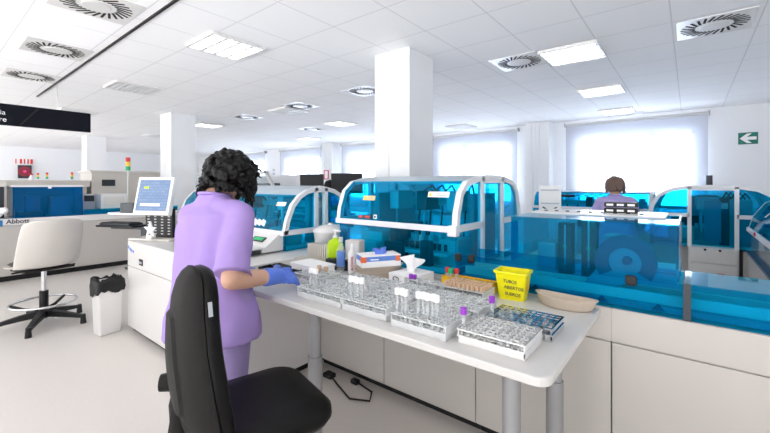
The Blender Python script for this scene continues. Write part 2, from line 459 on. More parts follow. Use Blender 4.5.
# ------------------------------------------------------------------ desk
t = thing('laboratory_desk', 'long pale lab desk with metal legs and rounded front corner', 'desk', (-.317, 1.15, 0))
DX, DY, DZ = -1.925, FY-1.15-.004, .83
r = .05; poly = [(DX, DY), (DX, 0)]
for k in range(7):
    a = -math.pi/2 + k*math.pi/12; poly.append((-r+r*math.cos(a), r+r*math.sin(a)))
poly.append((0, DY))
MB().prism(poly, DZ-.03, DZ, 'z').build('desktop', 'desk', t, bevel=.006)
for lx, ly in ((-.145, .10), (-.145, .62), (-1.15, .12)):
    g = MB().cyl((lx, ly, 0), (lx, ly, .54), .036, n=24).build('leg', 'leg', t, 'auto')
    MB().cyl((lx, ly, .54), (lx, ly, DZ-.03), .030, n=24).build('leg_tube', 'leg', g, 'auto')
    MB().cyl((lx, ly, 0), (lx, ly, .012), .045, n=24).build('foot', 'black', g, 'auto')
MB().bb(-1.25, -.1, .60, .64, DZ-.07, DZ-.03).build('crossbar', 'leg', t)
t = thing('power_cable', 'thin dark cable with plugs lying on the floor under the desk', 'cable', (-2.02, 1.90, 0))
MB().tube([(0, 0, .012), (.12, -.05, .008), (.3, -.12, .008), (.42, -.06, .008), (.36, .03, .008), (.2, .06, .008)], .006, 6).build('cord', 'black', t, True)
MB().bb(-.06, .02, -.03, .03, 0, .03, .008).build('plug', 'black', t)
MB().bb(.16, .22, .03, .07, 0, .03, .008).build('plug', 'black', t)

# ------------------------------------------------------------------ analyzers
def interior(t, x0, x1, y0, y1, zb, zt, seed, deck='lgrey'):
    rnd = random.Random(seed); L = x1-x0; D = y1-y0
    MB().bb(x0+.02, x1-.02, y0+.03, y1-.03, zb, zb+.025).build('deck', 'white', t)
    gz = zb+(zt-zb)*.62
    g = MB().bb(x0+.05, x1-.05, y0+D*.55, y0+D*.62, gz, gz+.06); g.bb(x0+.05, x1-.05, y0+D*.66, y0+D*.69, gz+.03, gz+.05)
    g.build('gantry_rail', 'lgrey', t)
    for k in range(3):
        gx = x0+L*(.2+.28*k)
        a = MB().bb(gx-.045, gx+.045, y0+D*.38, y0+D*.58, gz-.03, gz+.12, .008).build('robot_arm', ['white', 'dark', 'white'][k], t)
        MB().cyl((gx, y0+D*.42, gz-.03), (gx, y0+D*.42, zb+.12), .012, n=10).build('probe', 'steel', a)
    cx = x0+L*.62; cy = y0+D*.32; rr = min(D*.2, .17)
    c = MB().cyl((cx, cy, zb+.025), (cx, cy, zb+.16), rr, n=32).build('carousel', 'grey', t)
    hs = MB()
    for k in range(12): hs.cyl((cx+rr*.8*math.cos(k*.5236), cy+rr*.8*math.sin(k*.5236), zb+.16), (cx+rr*.8*math.cos(k*.5236), cy+rr*.8*math.sin(k*.5236), zb+.20), .018, n=10)
    hs.build('reagent_bottles', 'white', c)
    b = MB().bb(x0+L*.08, x0+L*.30, y0+D*.12, y0+D*.4, zb+.025, zb+(zt-zb)*.33, .01); b.build('wash_station', 'white', t)
    MB().bb(x0+L*.36, x0+L*.46, y0+D*.14, y0+D*.5, zb+.025, zb+(zt-zb)*.42, .01).build('sample_block', 'dark', t)
    MB().bb(x0+L*.8, x0+L*.95, y0+D*.14, y0+D*.36, zb+.025, zb+(zt-zb)*.3, .01).build('tip_tray', 'cream', t)
    MB().bb(x0+.04, x0+.10, y0+D*.3, y0+D*.8, zb+.025, gz+.1).build('gantry_post', 'grey', t)
    MB().bb(x1-.14, x1-.08, y0+D*.45, y0+D*.8, zb+.025, gz+.1).build('gantry_post', 'grey', t)
    p = MB()
    for k in range(5):
        yy = y0+D*(.70+.03*k)
        p.tube([(x0+L*(.2+.1*k), yy, zb+.03), (x0+L*(.25+.1*k), yy, gz+.1), (x0+L*(.4+.08*k), yy-.05, gz+.16), (x0+L*(.55+.06*k), yy-.12, gz+.05)], .008, 6)
    p.build('hoses', 'black', t, True)

def analyzer(name, label, loc, rz, L, D, zb, half, post, zl, door=True, front_k=4, seed=1, fr='frame', gl='blue', fw=.036, lower=True, inner=True, cz=None):
    """hood running from x=-L to 0 with an arched end at x=0; half: outline (y,z) from the front bottom to the middle"""
    t = thing(name, label, 'analyzer', loc, rz)
    full = half + [(D-y, z) for y, z in half[::-1] if y < D/2-1e-6]
    c = D/2
    for i, x0 in enumerate((-.035, -L)):
        e = MB().band(full, fw, x0, x0+.035)
        e.bb(x0, x0+.035, 0, c-post, zb-.01, zb+fw*.85); e.bb(x0, x0+.035, c+post, D, zb-.01, zb+fw*.85)
        for s in (-1, 1):
            e.bb(x0, x0+.035, c+s*post-fw*.5, c+s*post+fw*.5, zl if (lower and door) else zb, half[-1][1]-fw*.6)
        MB().bb(x0+.003, x0+.032, c-post+.01, c+post-.01, half[-1][1]-fw*1.6, half[-1][1]-fw*.5).build('door_header', fr, t)
        e.build('end_frame', fr, t)
    MB().bb(-L, 0, -.012, .018, zb-.012, zb+.026, .005).build('front_rail', fr, t)
    MB().bb(-L, 0, D-.018, D+.012, zb-.012, zb+.026, .005).build('back_rail', fr, t)
    hg = MB().band(half[:front_k], .005, -L+.035, -.035); hg.build('hood_glass', gl, t)
    MB().band([(D-y, z) for y, z in half[:front_k]][::-1], .005, -L+.035, -.035).build('back_glass', gl, t)
    top = half[front_k-1:]; tl = top + [(D-y, z) for y, z in top[::-1] if y < D/2-1e-6]
    MB().band(tl, .02, -L+.03, -.03).build('roof_panel', 'roof', t)
    zt = half[-1][1]
    for x0 in (-.02, -L+.012):
        w1 = [(fw*.6 + y*.93 if y < c-post else y, z-fw*.6) for y, z in half if y < c-post] + [(c-post, zt-fw*.7), (c-post, zb)]
        MB().prism([(fw*.6, zb)] + w1[1:], x0, x0+.005).build('end_window', gl, t)
        MB().prism([(D-y, z) for y, z in ([(fw*.6, zb)] + w1[1:])], x0, x0+.005).build('end_window', gl, t)
        if door:
            MB().bb(x0, x0+.006, c-post, c+post, zl+.02, zt-fw*1.5).build('end_door', gl, t)
    if lower:
        MB().bb(-L+.02, -.015, .02, .026, zl, zb-.01).build('lower_glass', gl, t)
        for x0 in (-.02, -L+.012):
            MB().bb(x0, x0+.005, .02, c-post, zl, zb-.01).build('lower_end_glass', gl, t)
            MB().bb(x0, x0+.005, c+post, D-.02, zl, zb-.01).build('lower_end_glass', gl, t)
        MB().bb(-L+.02, -.015, D-.026, D-.02, zl, zb-.01).build('lower_back_glass', gl, t)
    if inner: interior(t, -L+.04, -.04, .03, D-.03, zl if lower else zb, zt, seed)
    return t, full

# analyzer in the middle, behind the desk
H2 = [(0, 1.118), (.012, 1.22), (.06, 1.35), (.15, 1.42), (.33, 1.455), (.55, 1.465)]
A2, _ = analyzer('blood_analyzer', 'blue hooded analyzer with arched end right behind the desk, in the middle', (-1.08, 2.03, 0), 0, 1.02, 1.1, 1.118, H2, .17, BZ+.002, seed=3)
def sticker(t, x, y, z, w_, h_, tilt, m='paper', icon='label', name='warning_label'):
    s = MB().box((0, 0, 0), (w_, .003, h_)).build(name, m, t); s.location = (x, y, z); s.rotation_euler = (tilt, 0, 0)
    if icon: MB().prism([(-w_/2+.004, -h_*.35), (-w_/2+h_*.85, -h_*.35), (-w_/2+h_*.45, h_*.4)], -.003, -.0015, 'y').build('warning_symbol', icon, s)
    ln = MB()
    for k in range(2): ln.bb(-w_*.1, w_*.42, -.003, -.0015, -h_*.25+k*h_*.35, -h_*.25+k*h_*.35+.004)
    ln.build('print_lines', 'grey', s); return s
sticker(A2, -.70, .012, 1.30, .11, .034, -.36, 'pale_label')
sticker(A2, -.13, .010, 1.335, .15, .036, -.36)
MB().bb(-.62, -.12, .10, .30, .93, .955, .004).build('loading_shelf', 'white', A2)
MB().bb(-.60, -.45, .06, .10, .865, 1.0, .004).build('dark_module', 'dark', A2)
MB().bb(-.30, -.22, .06, .10, .865, 1.03, .004).build('dark_module', 'dark', A2)
MB().bb(-.95, -.70, .08, .30, .87, .98, .01).build('reagent_carton', 'white', A2)
rk_ = MB()
for k in range(10): rk_.cyl((-.58+k*.045, .18, .955), (-.58+k*.045, .18, 1.0), .014, n=10)
rk_.build('reagent_vials', 'dark', A2)
bl = MB().box((0, 0, 0), (.12, .003, .024)).build('warning_strip', 'dark', A2); bl.location = (-.74, .006, 1.165); bl.rotation_euler = (-.1, 0, 0)
MB().bb(-.05, -.02, -.004, -.002, -.008, .008).build('red_print', 'red', bl); MB().bb(.01, .05, -.004, -.002, -.008, .008).build('red_print', 'red', bl)
st = MB().box((0, 0, 0), (.03, .003, .03)).build('round_tag', 'paper', A2); st.location = (-.64, .006, 1.17)
MB().cyl((0, -.004, 0), (0, -.001, 0), .008, n=12).build('tag_dot', 'ink', st)
MB().bb(-.055, .006, -.02, .03, 1.085, 1.15, .008).build('corner_block', 'frame', A2)
# analyzer behind the technician
H1 = [(0, 1.0), (.02, 1.1), (.074, 1.23), (.15, 1.31), (.23, 1.352), (.39, 1.385)]
A1, _ = analyzer('blood_analyzer', 'blue hooded analyzer behind the curly-haired technician', (-2.49, 1.84, 0), 0, 1.9, .78, 1.0, H1, .055, .865, door=False, seed=5, inner=True)
MB().prism([(-.02, 1.0), (-.17, .90), (-.17, .872), (.02, .872), (.02, 1.0)], -1.12, -.04, 'x').build('control_panel', 'white', A1, bevel=.004)
dsp = MB().box((0, 0, 0), (.16, .05, .006)).build('panel_display', 'dark', A1); dsp.location = (-.21, -.092, .958); dsp.rotation_euler = (R(34), 0, 0)
MB().bb(-.06, .06, -.015, .015, .003, .005).build('green_readout', 'green', dsp)
MB().bb(-.48, -.03, -.30, -.16, .905, .917, .003).build('loading_ledge', 'white', A1)
MB().bb(-.46, -.06, -.28, -.18, .862, .90, .004).build('loader_base', 'dark', A1)
sticker(A1, -.13, .066, 1.235, .12, .036, -.55)
ct = MB()
for k in range(4): ct.box((-1.60+k*.075, .012, 1.06), (.04, .003, .07), (-.2, .3*(k % 2), 0))
ct.build('white_patch', 'paper', A1)
ct = MB()
for k in range(3): ct.box((-.42+k*.06, .012, 1.075), (.045, .003, .05), (-.2, .35, 0))
ct.build('white_patch', 'paper', A1)  # white reflections on the hood glass, put in as thin white pieces
# analyzer 3 with its end facing the track
H3 = [(0, 1.05), (.02, 1.16), (.08, 1.28), (.2, 1.355), (.36, 1.385), (.56, 1.39)]
A3, _ = analyzer('blood_analyzer', 'arched pale framed analyzer at right, end facing the room, under the wide window', (-.37, 5.3, 0), R(-90), 1.6, 1.12, 1.05, H3, .19, .72, seed=8)
b = MB().bb(-1.58, -.02, .36, .77, .0, .72, .006); b.build('base', 'white', A3)
for z0, z1 in ((.08, .38), (.39, .55), (.56, .71)): MB().bb(-.02, .0, .37, .755, z0, z1, .004).build('base_panel', 'white', A3)
MB().bb(-1.5, -.05, .03, .36, .78, .80).build('side_shelf', 'grey', A3)
MB().bb(-.06, -.03, .49, .63, .78, 1.22).build('tower_panel', 'teal', A3)
MB().bb(-.2, -.1, .62, .7, .74, 1.25).build('inner_column', 'dark', A3)
for y in (.5, .62): MB().cyl((0, y, .70), (.012, y, .70), .012, n=12).build('knob', 'black', A3)
MB().cyl((-.5, .55, 1.38), (-.5, .55, 1.50), .03, n=16).build('beacon', 'dark', A3)
MB().bb(-.003, .002, .60, .66, .44, .46).build('red_tag', 'red', A3)
MB().bb(-1.45, -.03, .80, 1.1, 0, .70).build('rear_base', 'cabinet', A3)
MB().bb(-1.45, -.25, .03, .36, 0, .72).build('left_base', 'cabinet', A3)
# right wing
H4 = [(0, .95), (.03, 1.08), (.12, 1.22), (.25, 1.30), (.4, 1.33), (.5, 1.335)]
A4, _ = analyzer('blood_analyzer', 'blue hooded analyzer cut off by the right edge of the picture', (.45, 3.14, 0), R(-90), 2.02, 1.0, .95, H4, .12, .72, seed=12, door=False, lower=False)
MB().bb(-2.02, -.02, .0, .98, .05, .72, .005).build('base', 'cabinet', A4)
MB().bb(-2.0, -.03, .02, .026, .74, .94).build('side_panel', 'smoke', A4)
MB().bb(-2.02, 0, -.01, .03, .72, .745).build('blue_edge', 'navy', A4)
MB().bb(-1.9, -.2, .1, .9, .72, .90).build('inner_block', 'lgrey', A4)
MB().bb(-1.9, -.1, .1, .9, 0, .05).build('plinth', 'black', A4)
s = MB().bb(-1.40, -1.35, -.02, -.012, .955, .985).build('red_button', 'red', A4)
sq = MB().box((0, 0, 0), (.05, .003, .045)).build('beige_label', 'cream', A4); sq.location = (-1.3, .055, 1.14); sq.rotation_euler = (-.7, 0, 0)
# far hood behind the second technician
H5 = [(0, 1.03), (.02, 1.12), (.07, 1.22), (.16, 1.275), (.3, 1.29), (.45, 1.295)]
A5, _ = analyzer('blood_analyzer', 'low blue analyzer behind the brown-haired technician under the window', (-.40, 6.3, 0), 0, 1.6, .9, 1.03, H5, .1, .72, seed=15, door=False)
MB().bb(-1.6, 0, .0, .9, .0, .72, .005).build('base', 'cabinet', A5)
MB().tube([(-1.25, -.02, 1.08), (-1.28, -.03, 1.16), (-1.24, -.03, 1.22), (-.95, -.03, 1.22)], .02, 8).build('handle_loop', 'black', A5, True)

# ------------------------------------------------------------------ conveyor track with blue covers
TR = thing('conveyor_track', 'long low blue covered conveyor track along the base cabinets', 'conveyor', (-1.06, 1.985, BZ))
XL, XR = 0, 2.5
MB().bb(XL, XR, 0, .006, .0, .145).build('front_cover', 'blue', TR)
MB().bb(XL, XR, .30, .306, .0, .145).build('back_cover', 'blue', TR)
MB().bb(1.045, XR, 0, .306, .145, .151).build('top_cover', 'blue', TR)
MB().bb(XL, 1.02, -.002, .012, .143, .153).build('seam_strip', 'blue', TR)
MB().bb(XL+.02, XR, .04, .27, .005, .03).build('belt_bed', 'teal', TR)
for y in (.08, .20): MB().bb(XL+.02, XR, y, y+.02, .03, .075).build('guide_rail', 'lgrey', TR)
MB().bb(1.04, 1.065, -.004, .31, 0, .15).build('divider', 'dark', TR)
sm = MB()
for k in range(9): sm.bb(.12+k*.1, .15+k*.1, .1, .13, .03, .07)
sm.build('carriers', 'dark', TR)
cv = MB()
for x in (.42, .72, .93): cv.prism([(x, .02), (x+.05, .02), (x+.025, .05)], .008, .012, 'y')
cv.build('triangle_marks', 'navy', TR)
for x in (.02, .1, .86):
    MB().bb(x-.022, x+.022, -.02, -.002, .115, .16, .01).build('latch', 'black', TR)
# tall enclosure
T = thing('track_enclosure', 'tall clear blue box over the conveyor, dark curved belt inside', 'enclosure', (-.737, 1.985, BZ+.153))
W_, D_, h_ = .703, .66, .232
MB().bb(0, W_, 0, .006, 0, h_, .001).build('front_panel', 'blue', T)
MB().bb(0, W_, D_, D_+.006, -.14, h_).build('back_panel', 'blue', T)
MB().bb(0, .006, .006, D_, 0, h_).build('left_panel', 'blue', T)
MB().bb(W_-.006, W_, .006, D_, 0, h_).build('right_panel', 'blue', T)
MB().bb(0, W_, 0, .30, h_, h_+.006).build('top_panel', 'blue', T)
MB().bb(0, W_*.92, .30, D_, h_, h_+.014, .003).build('top_tray', 'white', T)
dt = MB()
for k in range(9): dt.cyl((.06+k*.06, .42, h_+.014), (.06+k*.06, .42, h_+.019), .010, n=10)
dt.build('tray_pegs', 'ink', T)
MB().bb(.0, W_, .32, D_, -.153, -.10).build('inner_floor', 'lgrey', T)
cyx, czz = .5, .04
ring = []
for k in range(19):
    a = R(215) - k*R(250)/18; ring.append((cyx+.125*math.cos(a), czz+.125*math.sin(a)))
MB().band(ring, .058, .10, .15, 'y').build('curved_belt', 'navy', TR, loc=(.323, 0, .153))
pl = [(.30, -.12)] + [(cyx+.068*math.cos(R(150)-k*R(180)/12), czz+.068*math.sin(R(150)-k*R(180)/12)) for k in range(13)] + [(.44, -.12)]
MB().prism(pl, .11, .13, 'y').build('belt_plate', 'teal', TR, loc=(.323, 0, .153))
MB().cyl((cyx+.01, .09, czz+.01), (cyx+.01, .11, czz+.01), .02, n=14).build('pulley', 'navy', TR, loc=(.323, 0, .153))
for x0, zt in ((.15, .185), (.27, .225)):
    p = MB().bb(x0, x0+.075, .33, .40, -.153, zt, .004).build('inner_tower', 'dark', T)
    MB().prism([(x0+.025, .05), (x0+.05, .05), (x0+.037, .075)], .325, .331, 'y').build('green_triangle', 'green', p)
    MB().bb(x0+.034, x0+.042, .324, .331, -.05, zt-.01).build('tower_groove', 'grey', p)
MB().bb(.02, W_-.02, .42, .45, -.02, .0).build('inner_rail', 'frame', T)
MB().bb(.02, W_-.02, .46, .48, -.05, -.03).build('inner_rail', 'steel', T)
MB().bb(.02, .13, .38, .55, -.10, .06, .01).build('motor_box', 'grey', T)
MB().bb(.36, .43, .40, .60, -.10, .12, .01).build('inner_block', 'teal', T)
# tube carrier racks stacked on top of the enclosure
for k, lb in enumerate(('lower black tube carrier stacked on the blue enclosure', 'upper black tube carrier stacked on the blue enclosure')):
    t = thing('tube_carrier', lb, 'rack', (-.30, 2.50, BZ+.153+.247+k*.032), R(4), 'black tube carriers on the enclosure')
    MB().bb(-.08, .08, -.05, .05, 0, .026, .004).build('body', 'black', t)
    wn = MB()
    for j in range(3): wn.bb(-.068+j*.05, -.035+j*.05, -.052, -.048, .007, .018)
    wn.build('windows', 'paper', t)
# small white printed instrument behind the arch end
t = thing('instrument_panel', 'small white panel with grey lines behind the central analyzer', 'panel', (-.90, 3.3, 0), R(10))
MB().bb(-.085, .085, 0, .03, 1.14, 1.385, .004).build('board', 'white', t)
for z in (1.345, 1.235): MB().bb(-.07, .07, -.003, 0, z, z+.01).build('printed_line', 'grey', t)
MB().tube([(-.055, -.004, 1.21), (-.02, -.004, 1.19), (.02, -.004, 1.19), (.055, -.004, 1.21)], .006, 6).build('handle', 'ink', t)
MB().bb(-.2, .2, -.06, .16, 0, 1.14, .01).build('body', 'white', t)

# ------------------------------------------------------------------ monitor workstation on the left cabinet
t = thing('monitor', 'white framed monitor with blue screen on the left cabinet', 'monitor', (-4.02, 1.49, .862), R(24))
scr = MB().box((0, 0, 0), (.42, .05, .37), None, .012).build('casing', 'white', t)
scr.location = (0, -.02, .42); scr.rotation_euler = (R(-12), 0, 0)
MB().box((0, -.027, .005), (.355, .004, .30)).build('screen', 'screen', scr)
sd = MB(); sd.bb(-.13, .10, -.0305, -.029, -.10, -.075); sd.build('screen_bar', 'paper', scr)
sd = MB(); sd.bb(-.12, -.06, -.0305, -.029, .07, .09); sd.build('screen_logo', 'lime', scr)
MB().bb(-.16, .16, .02, .06, .02, .30, .004).build('column_panel', 'black', t)
hl = MB()
for k in range(8):
    for x in (-.13, -.05, .03, .11): hl.bb(x, x+.025, .016, .021, .05+k*.028, .06+k*.028)
hl.build('slot_pattern', 'lgrey', t)
MB().bb(-.24, .24, -.10, .10, .0, .02, .005).build('base_plate', 'cream', t)
MB().bb(-.02, .02, .0, .05, .25, .45).build('neck', 'dark', t)
MB().bb(-.55, -.1, -.05, .10, .235, .255, .004).build('side_arm', 'white', t)
MB().bb(-.42, -.26, -.03, .09, .256, .35, .006).build('arm_box', 'dark', t)
t2 = thing('keyboard_tray', 'black keyboard tray on an arm left of the white framed monitor', 'keyboard tray', (-4.52, 1.36, 0.965), R(24))
MB().bb(-.24, .22, -.10, .12, 0, .018, .004).build('tray', 'black', t2)
MB().bb(-.2, .30, .03, .10, -.03, 0).build('arm', 'dark', t2)
MB().bb(.20, .30, .02, .10, -.105, 0).build('arm_foot', 'dark', t2)
k = thing('keyboard', 'black keyboard lying on the tray left of the monitor', 'keyboard', (-4.54, 1.355, .984), R(24))
MB().bb(-.20, .18, -.08, .08, 0, .018, .004).build('body', 'dark', k)
ky = MB()
for i in range(12):
    for j in range(4): ky.bb(-.19+i*.03, -.167+i*.03, -.07+j*.036, -.042+j*.036, .018, .025)
ky.build('keys', 'black', k)
t = thing('star_ornament', 'white star-shaped ornament leaning below the monitor screen', 'ornament', (-3.93, 1.40, .883), R(20))
poly = []
for k in range(10):
    a = math.pi/2 + k*math.pi/5; rr = .085 if k % 2 == 0 else .032
    poly.append((rr*math.cos(a), .09+rr*math.sin(a)))
MB().prism(poly, -.012, .012, 'y').build('star', 'paper', t, bevel=.008)
MB().bb(-.035, .035, -.02, .03, 0, .045, .006).build('foot', 'cream', t)
t = thing('computer_mouse', 'black computer mouse with cable beside the monitor stand', 'mouse', (-3.50, 1.48, .870), R(15))
MB().sph((0, 0, .012), .05, (1, .65, .4)).build('body', 'black', t, True)
MB().tube([(-.01, .03, .015), (-.03, .06, .06), (-.05, .07, .13), (-.07, .08, .20), (-.1, .09, .24)], .003, 6).build('cable', 'black', t, True)
# bin
t = thing('waste_bin', 'tall white waste bin with black bag beside the white cabinet', 'bin', (-4.28, 1.16, 0), R(6))
MB().loft([[(-a, -b_, z), (a, -b_, z), (a, b_, z), (-a, b_, z)] for a, b_, z in ((.072, .09, 0), (.086, .105, .5))]).build('body', 'white', t, bevel=.015)
bg = MB(); n = 32; rings = []
for z, ex in ((.40, .006), (.44, .010), (.485, .008), (.515, .004), (.52, -.01), (.49, -.03)):
    rg = []
    for k in range(n):
        a = 2*math.pi*k/n; cx_ = max(-1, min(1, 1.35*math.cos(a))); sy_ = max(-1, min(1, 1.35*math.sin(a)))
        jz = random.uniform(-.02, .02) + (-.05 if (z < .43 and math.cos(a-3.6) > .3) else 0)
        rg.append(((.086+ex+random.uniform(-.004, .006))*cx_, (.105+ex+random.uniform(-.004, .006))*sy_, z+jz))
    rings.append(rg)
bg.loft(rings, False); bg.build('bin_bag', 'black', t, True)
t = thing('document_tray', 'dark paper trays stacked on a low stand behind the waste bin', 'tray', (-4.56, 1.66, 0))
MB().bb(-.16, .16, -.2, .2, 0, .48, .01).build('stand', 'white', t)
for k in range(3): MB().bb(-.19+k*.02, .15, -.22+k*.015, .2, .485+k*.035, .505+k*.035, .004).build('tray_layer', 'dark', t)
t = thing('pink_folder', 'pink edged folder standing against the end of the white cabinet', 'folder', (-4.26, 1.44, .62))
MB().bb(-.02, .03, -.06, .2, 0, .22, .003).build('sleeve', 'white', t)
f = MB().bb(-.03, .035, -.075, -.055, -.005, .23); f.bb(-.03, .035, -.075, .21, .215, .232); f.build('pink_edge', 'pink', t)
MB().bb(-.04, .04, -.08, .21, -.62, -.01).build('support', 'cabinet', t)

# ------------------------------------------------------------------ chairs
def star_base(t, rr, zc, nleg, m, caster=True, rot=0.):
    b = MB(); b.cyl((0, 0, zc-.05), (0, 0, zc+.05), .04, .033, 20); hub = b.build('base_hub', m, t, 'auto')
    for k in range(nleg):
        a = rot+2*math.pi*k/nleg; c, s_ = math.cos(a), math.sin(a)
        lg = MB().loft([[(c*r_-s_*w2, s_*r_+c*w2, z2), (c*r_+s_*w2, s_*r_-c*w2, z2), (c*r_+s_*w2, s_*r_-c*w2, z1), (c*r_-s_*w2, s_*r_+c*w2, z1)]
                        for r_, w2, z1, z2 in ((.02, .034, zc+.03, zc-.035), (rr*.5, .028, zc+.005, zc-.045), (rr, .022, zc-.035, zc-.065))]).build('base_leg', m, t, bevel=.006)
        if caster: MB().cyl((c*rr-s_*.022, s_*rr+c*.022, .03), (c*rr+s_*.022, s_*rr-c*.022, .03), .03, n=16).build('caster', m, lg, 'auto')
        else: MB().cyl((c*rr, s_*rr, 0), (c*rr, s_*rr, zc-.03), .026, .02, 16).build('foot', m, lg, 'auto')
# black chair in the foreground; local: faces +y
t = thing('office_chair', 'black office chair with tall backrest in the left foreground', 'chair', (-1.33, .86, 0), R(-14))
SZT = .555
def rrect(a, b_, r_, n=6):
    o = []
    for cx_, cy_, s0 in ((a-r_, b_-r_, 0), (-a+r_, b_-r_, 90), (-a+r_, -b_+r_, 180), (a-r_, -b_+r_, 270)):
        for k in range(n+1):
            an = R(s0+90*k/n); o.append((cx_+r_*math.cos(an), cy_+r_*math.sin(an)))
    return o
def cushion(lay):
    rg = []
    for a, b_, r_, z in lay: rg.append([(x, y, z) for x, y in rrect(a, b_, r_)])
    return rg
sb = MB().loft(cushion([(.19, .19, .08, -.085), (.222, .225, .09, -.075), (.238, .238, .10, -.05), (.236, .236, .10, -.02), (.218, .218, .10, -.004), (.15, .15, .08, .002)]))
o = sb.build('seat', 'leather', t, True, loc=(0, 0, SZT))
MB().loft(cushion([(.15, .15, .06, -.115), (.20, .20, .08, -.085)])).build('seat_pan', 'charcoal', t, True, loc=(0, 0, SZT))
# backrest: shell (behind) and pad (front), rounded trapezoid in x-z, lofted along y
def back_outline(sc=1., n=40):
    pts = []
    key = [(-.205, .0), (-.212, .08), (-.205, .16), (-.175, .30), (-.145, .42), (-.125, .49), (-.10, .53), (-.06, .552), (0, .556)]
    ctl = key + [(-x, z) for x, z in key[-2::-1]] + [(.18, -.035), (.1, -.05), (0, -.052), (-.1, -.05), (-.18, -.035)]
    return [(x*sc*.86, .25+(z-.25)*sc) for x, z in ctl]
def lean(y, z): return y - .02 - z*.05 + .03*((z-.25)/.3)**2
def back_loft(lay): return MB().loft([[(x, lean(y, z) + .04*(x/.2)**2, z) for x, z in back_outline(s_)] for y, s_ in lay])
zb0 = .565
pad = back_loft([(-.008, .95), (-.004, .985), (.015, .99), (.035, .96), (.047, .86), (.05, .6)]).build('back_pad', 'leather', t, True, loc=(.075, -.215, zb0))
shell = back_loft([(-.080, .30), (-.078, .52), (-.068, .56), (-.066, .72), (-.058, .86), (-.044, .95), (-.025, 1.0), (-.010, .99)]).build('back_shell', 'charcoal', t, 'auto', loc=(.075, -.215, zb0))
MB().tube([(.06, -.28, zb0+.25), (.06, -.285, zb0+.1), (.05, -.28, zb0-.02), (.03, -.25, zb0-.10), (0, -.05, zb0-.11)], [.02, .035, .045, .04, .035], 10).build('back_support', 'charcoal', t, True)
kb = MB().cyl((.02, -.27, zb0+.15), (.0, -.31, zb0+.15), .016, n=14); kb.cyl((.005, -.295, zb0+.15), (-.012, -.335, zb0+.15), .032, .028, 12)
kb.build('tension_knob', 'charcoal', t, 'auto')
MB().box((.214, -.225, zb0+.44), (.004, .012, .045), (.0, -.25, .1)).build('printed_tag', 'grey', t)
MB().cyl((0, 0, .12), (0, 0, .30), .036, n=20).build('column_sleeve', 'black', t, 'auto')
MB().cyl((0, 0, .28), (0, 0, SZT-.09), .022, n=20).build('gas_lift', 'chrome', t, 'auto')
star_base(t, .31, .11, 5, 'black', True, .5)
# cream lab stool chair at left
t = thing('lab_chair', 'cream shell swivel chair with black star base and chrome footring', 'chair', (-5.02, .83, 0), R(102))
sh = []
for i in range(9):
    f_ = i/8; z = .60+.47*f_
    row = []
    for k in range(13):
        u = (k/12-.5)*2
        wd = (.265-.0*f_) * (1-.10*f_**3)
        row.append((u*wd, -.20-.10*f_+.10*abs(u)**2.2+.03*(1-f_)**2, z - .035*abs(u)**3*f_ - .012*(1-f_)*u*u))
    sh.append(row)
seatrows = []
for i in range(1, 9):
    f_ = i/8; row = []
    for k in range(13):
        u = (k/12-.5)*2
        row.append((u*(.265-.03*f_**2), -.17+.40*f_+.06*abs(u)**2.2*(1-f_), .60-.02*math.sin(f_*math.pi)-.03*f_**4+.03*abs(u)**3*(1-f_*.6)))
    seatrows.append(row)
def sheet(rows, name, m, parent, th=.012):
    b = MB(); vs_ = [[b.bm.verts.new(p) for p in r_] for r_ in rows]
    for A, B in zip(vs_, vs_[1:]):
        for k in range(len(A)-1): b.bm.faces.new((A[k], A[k+1], B[k+1], B[k]))
    o = b.build(name, m, parent, True); md = o.modifiers.new('s', 'SOLIDIFY'); md.thickness = th; md.offset = 0
    s2 = o.modifiers.new('u', 'SUBSURF'); s2.levels = s2.render_levels = 1; return o
sheet(sh[::-1]+seatrows, 'seat_shell', 'cream', t, .014)
MB().loft(cushion([(.19, .17, .06, 0), (.215, .19, .08, .02), (.20, .18, .08, .03)])).build('seat_pad', 'black', t, True, loc=(0, .06, .597))
MB().bb(-.20, .20, -.14, .16, .555, .575, .006).build('seat_plate', 'black', t)
MB().cyl((-.26, -.05, .565), (.24, -.05, .565), .008, n=8).build('lever', 'black', t)
MB().cyl((0, 0, .32), (0, 0, .56), .022, n=20).build('gas_lift', 'chrome', t, 'auto')
MB().cyl((0, 0, .12), (0, 0, .34), .036, n=20).build('column_sleeve', 'black', t, 'auto')
MB().tube([(.255*math.cos(2*math.pi*k/40), .255*math.sin(2*math.pi*k/40), .225) for k in range(40)], .011, 8, True).build('foot_ring', 'chrome', t, True)
for k in range(3):
    a = .5+2*math.pi*k/3; c, s_ = math.cos(a), math.sin(a)
    MB().tube([(c*.03, s_*.03, .15), (c*.14, s_*.14, .17), (c*.25, s_*.25, .222)], .014, 8).build('ring_spoke', 'black', t, True)
star_base(t, .36, .12, 5, 'black', False, .27)

# ------------------------------------------------------------------ left machine row
t = thing('analyzer_line', 'long white analyzer line at the left wall side with blue hood', 'analyzer', (-7.6, 0, 0))
MB().bb(-1.0, -.012, -2.2, 3.3, .08, .9, .006).build('base', 'cabinet', t)
for y0, y1 in ((-2.2, -.4), (-.39, 1.3), (1.31, 3.3)): MB().bb(-.012, 0, y0, y1, .09, .80, .004).build('front_panel', 'cabinet', t)
MB().bb(-.012, .004, -2.2, 3.3, .81, .9, .004).build('upper_strip', 'white', t)
MB().bb(-.95, -.06, -2.2, 3.3, 0, .08).build('plinth', 'black', t)
hd = MB().prism([(-.02, .9), (-.10, 1.36), (-.106, 1.36), (-.026, .9)], .94, 1.74, 'y'); hd.build('hood_panel', 'bluedark', t)
MB().bb(-.62, -.10, .93, .945, .9, 1.36).build('hood_side', 'bluedark', t)
MB().bb(-.62, -.10, 1.735, 1.75, .9, 1.36).build('hood_side', 'bluedark', t)
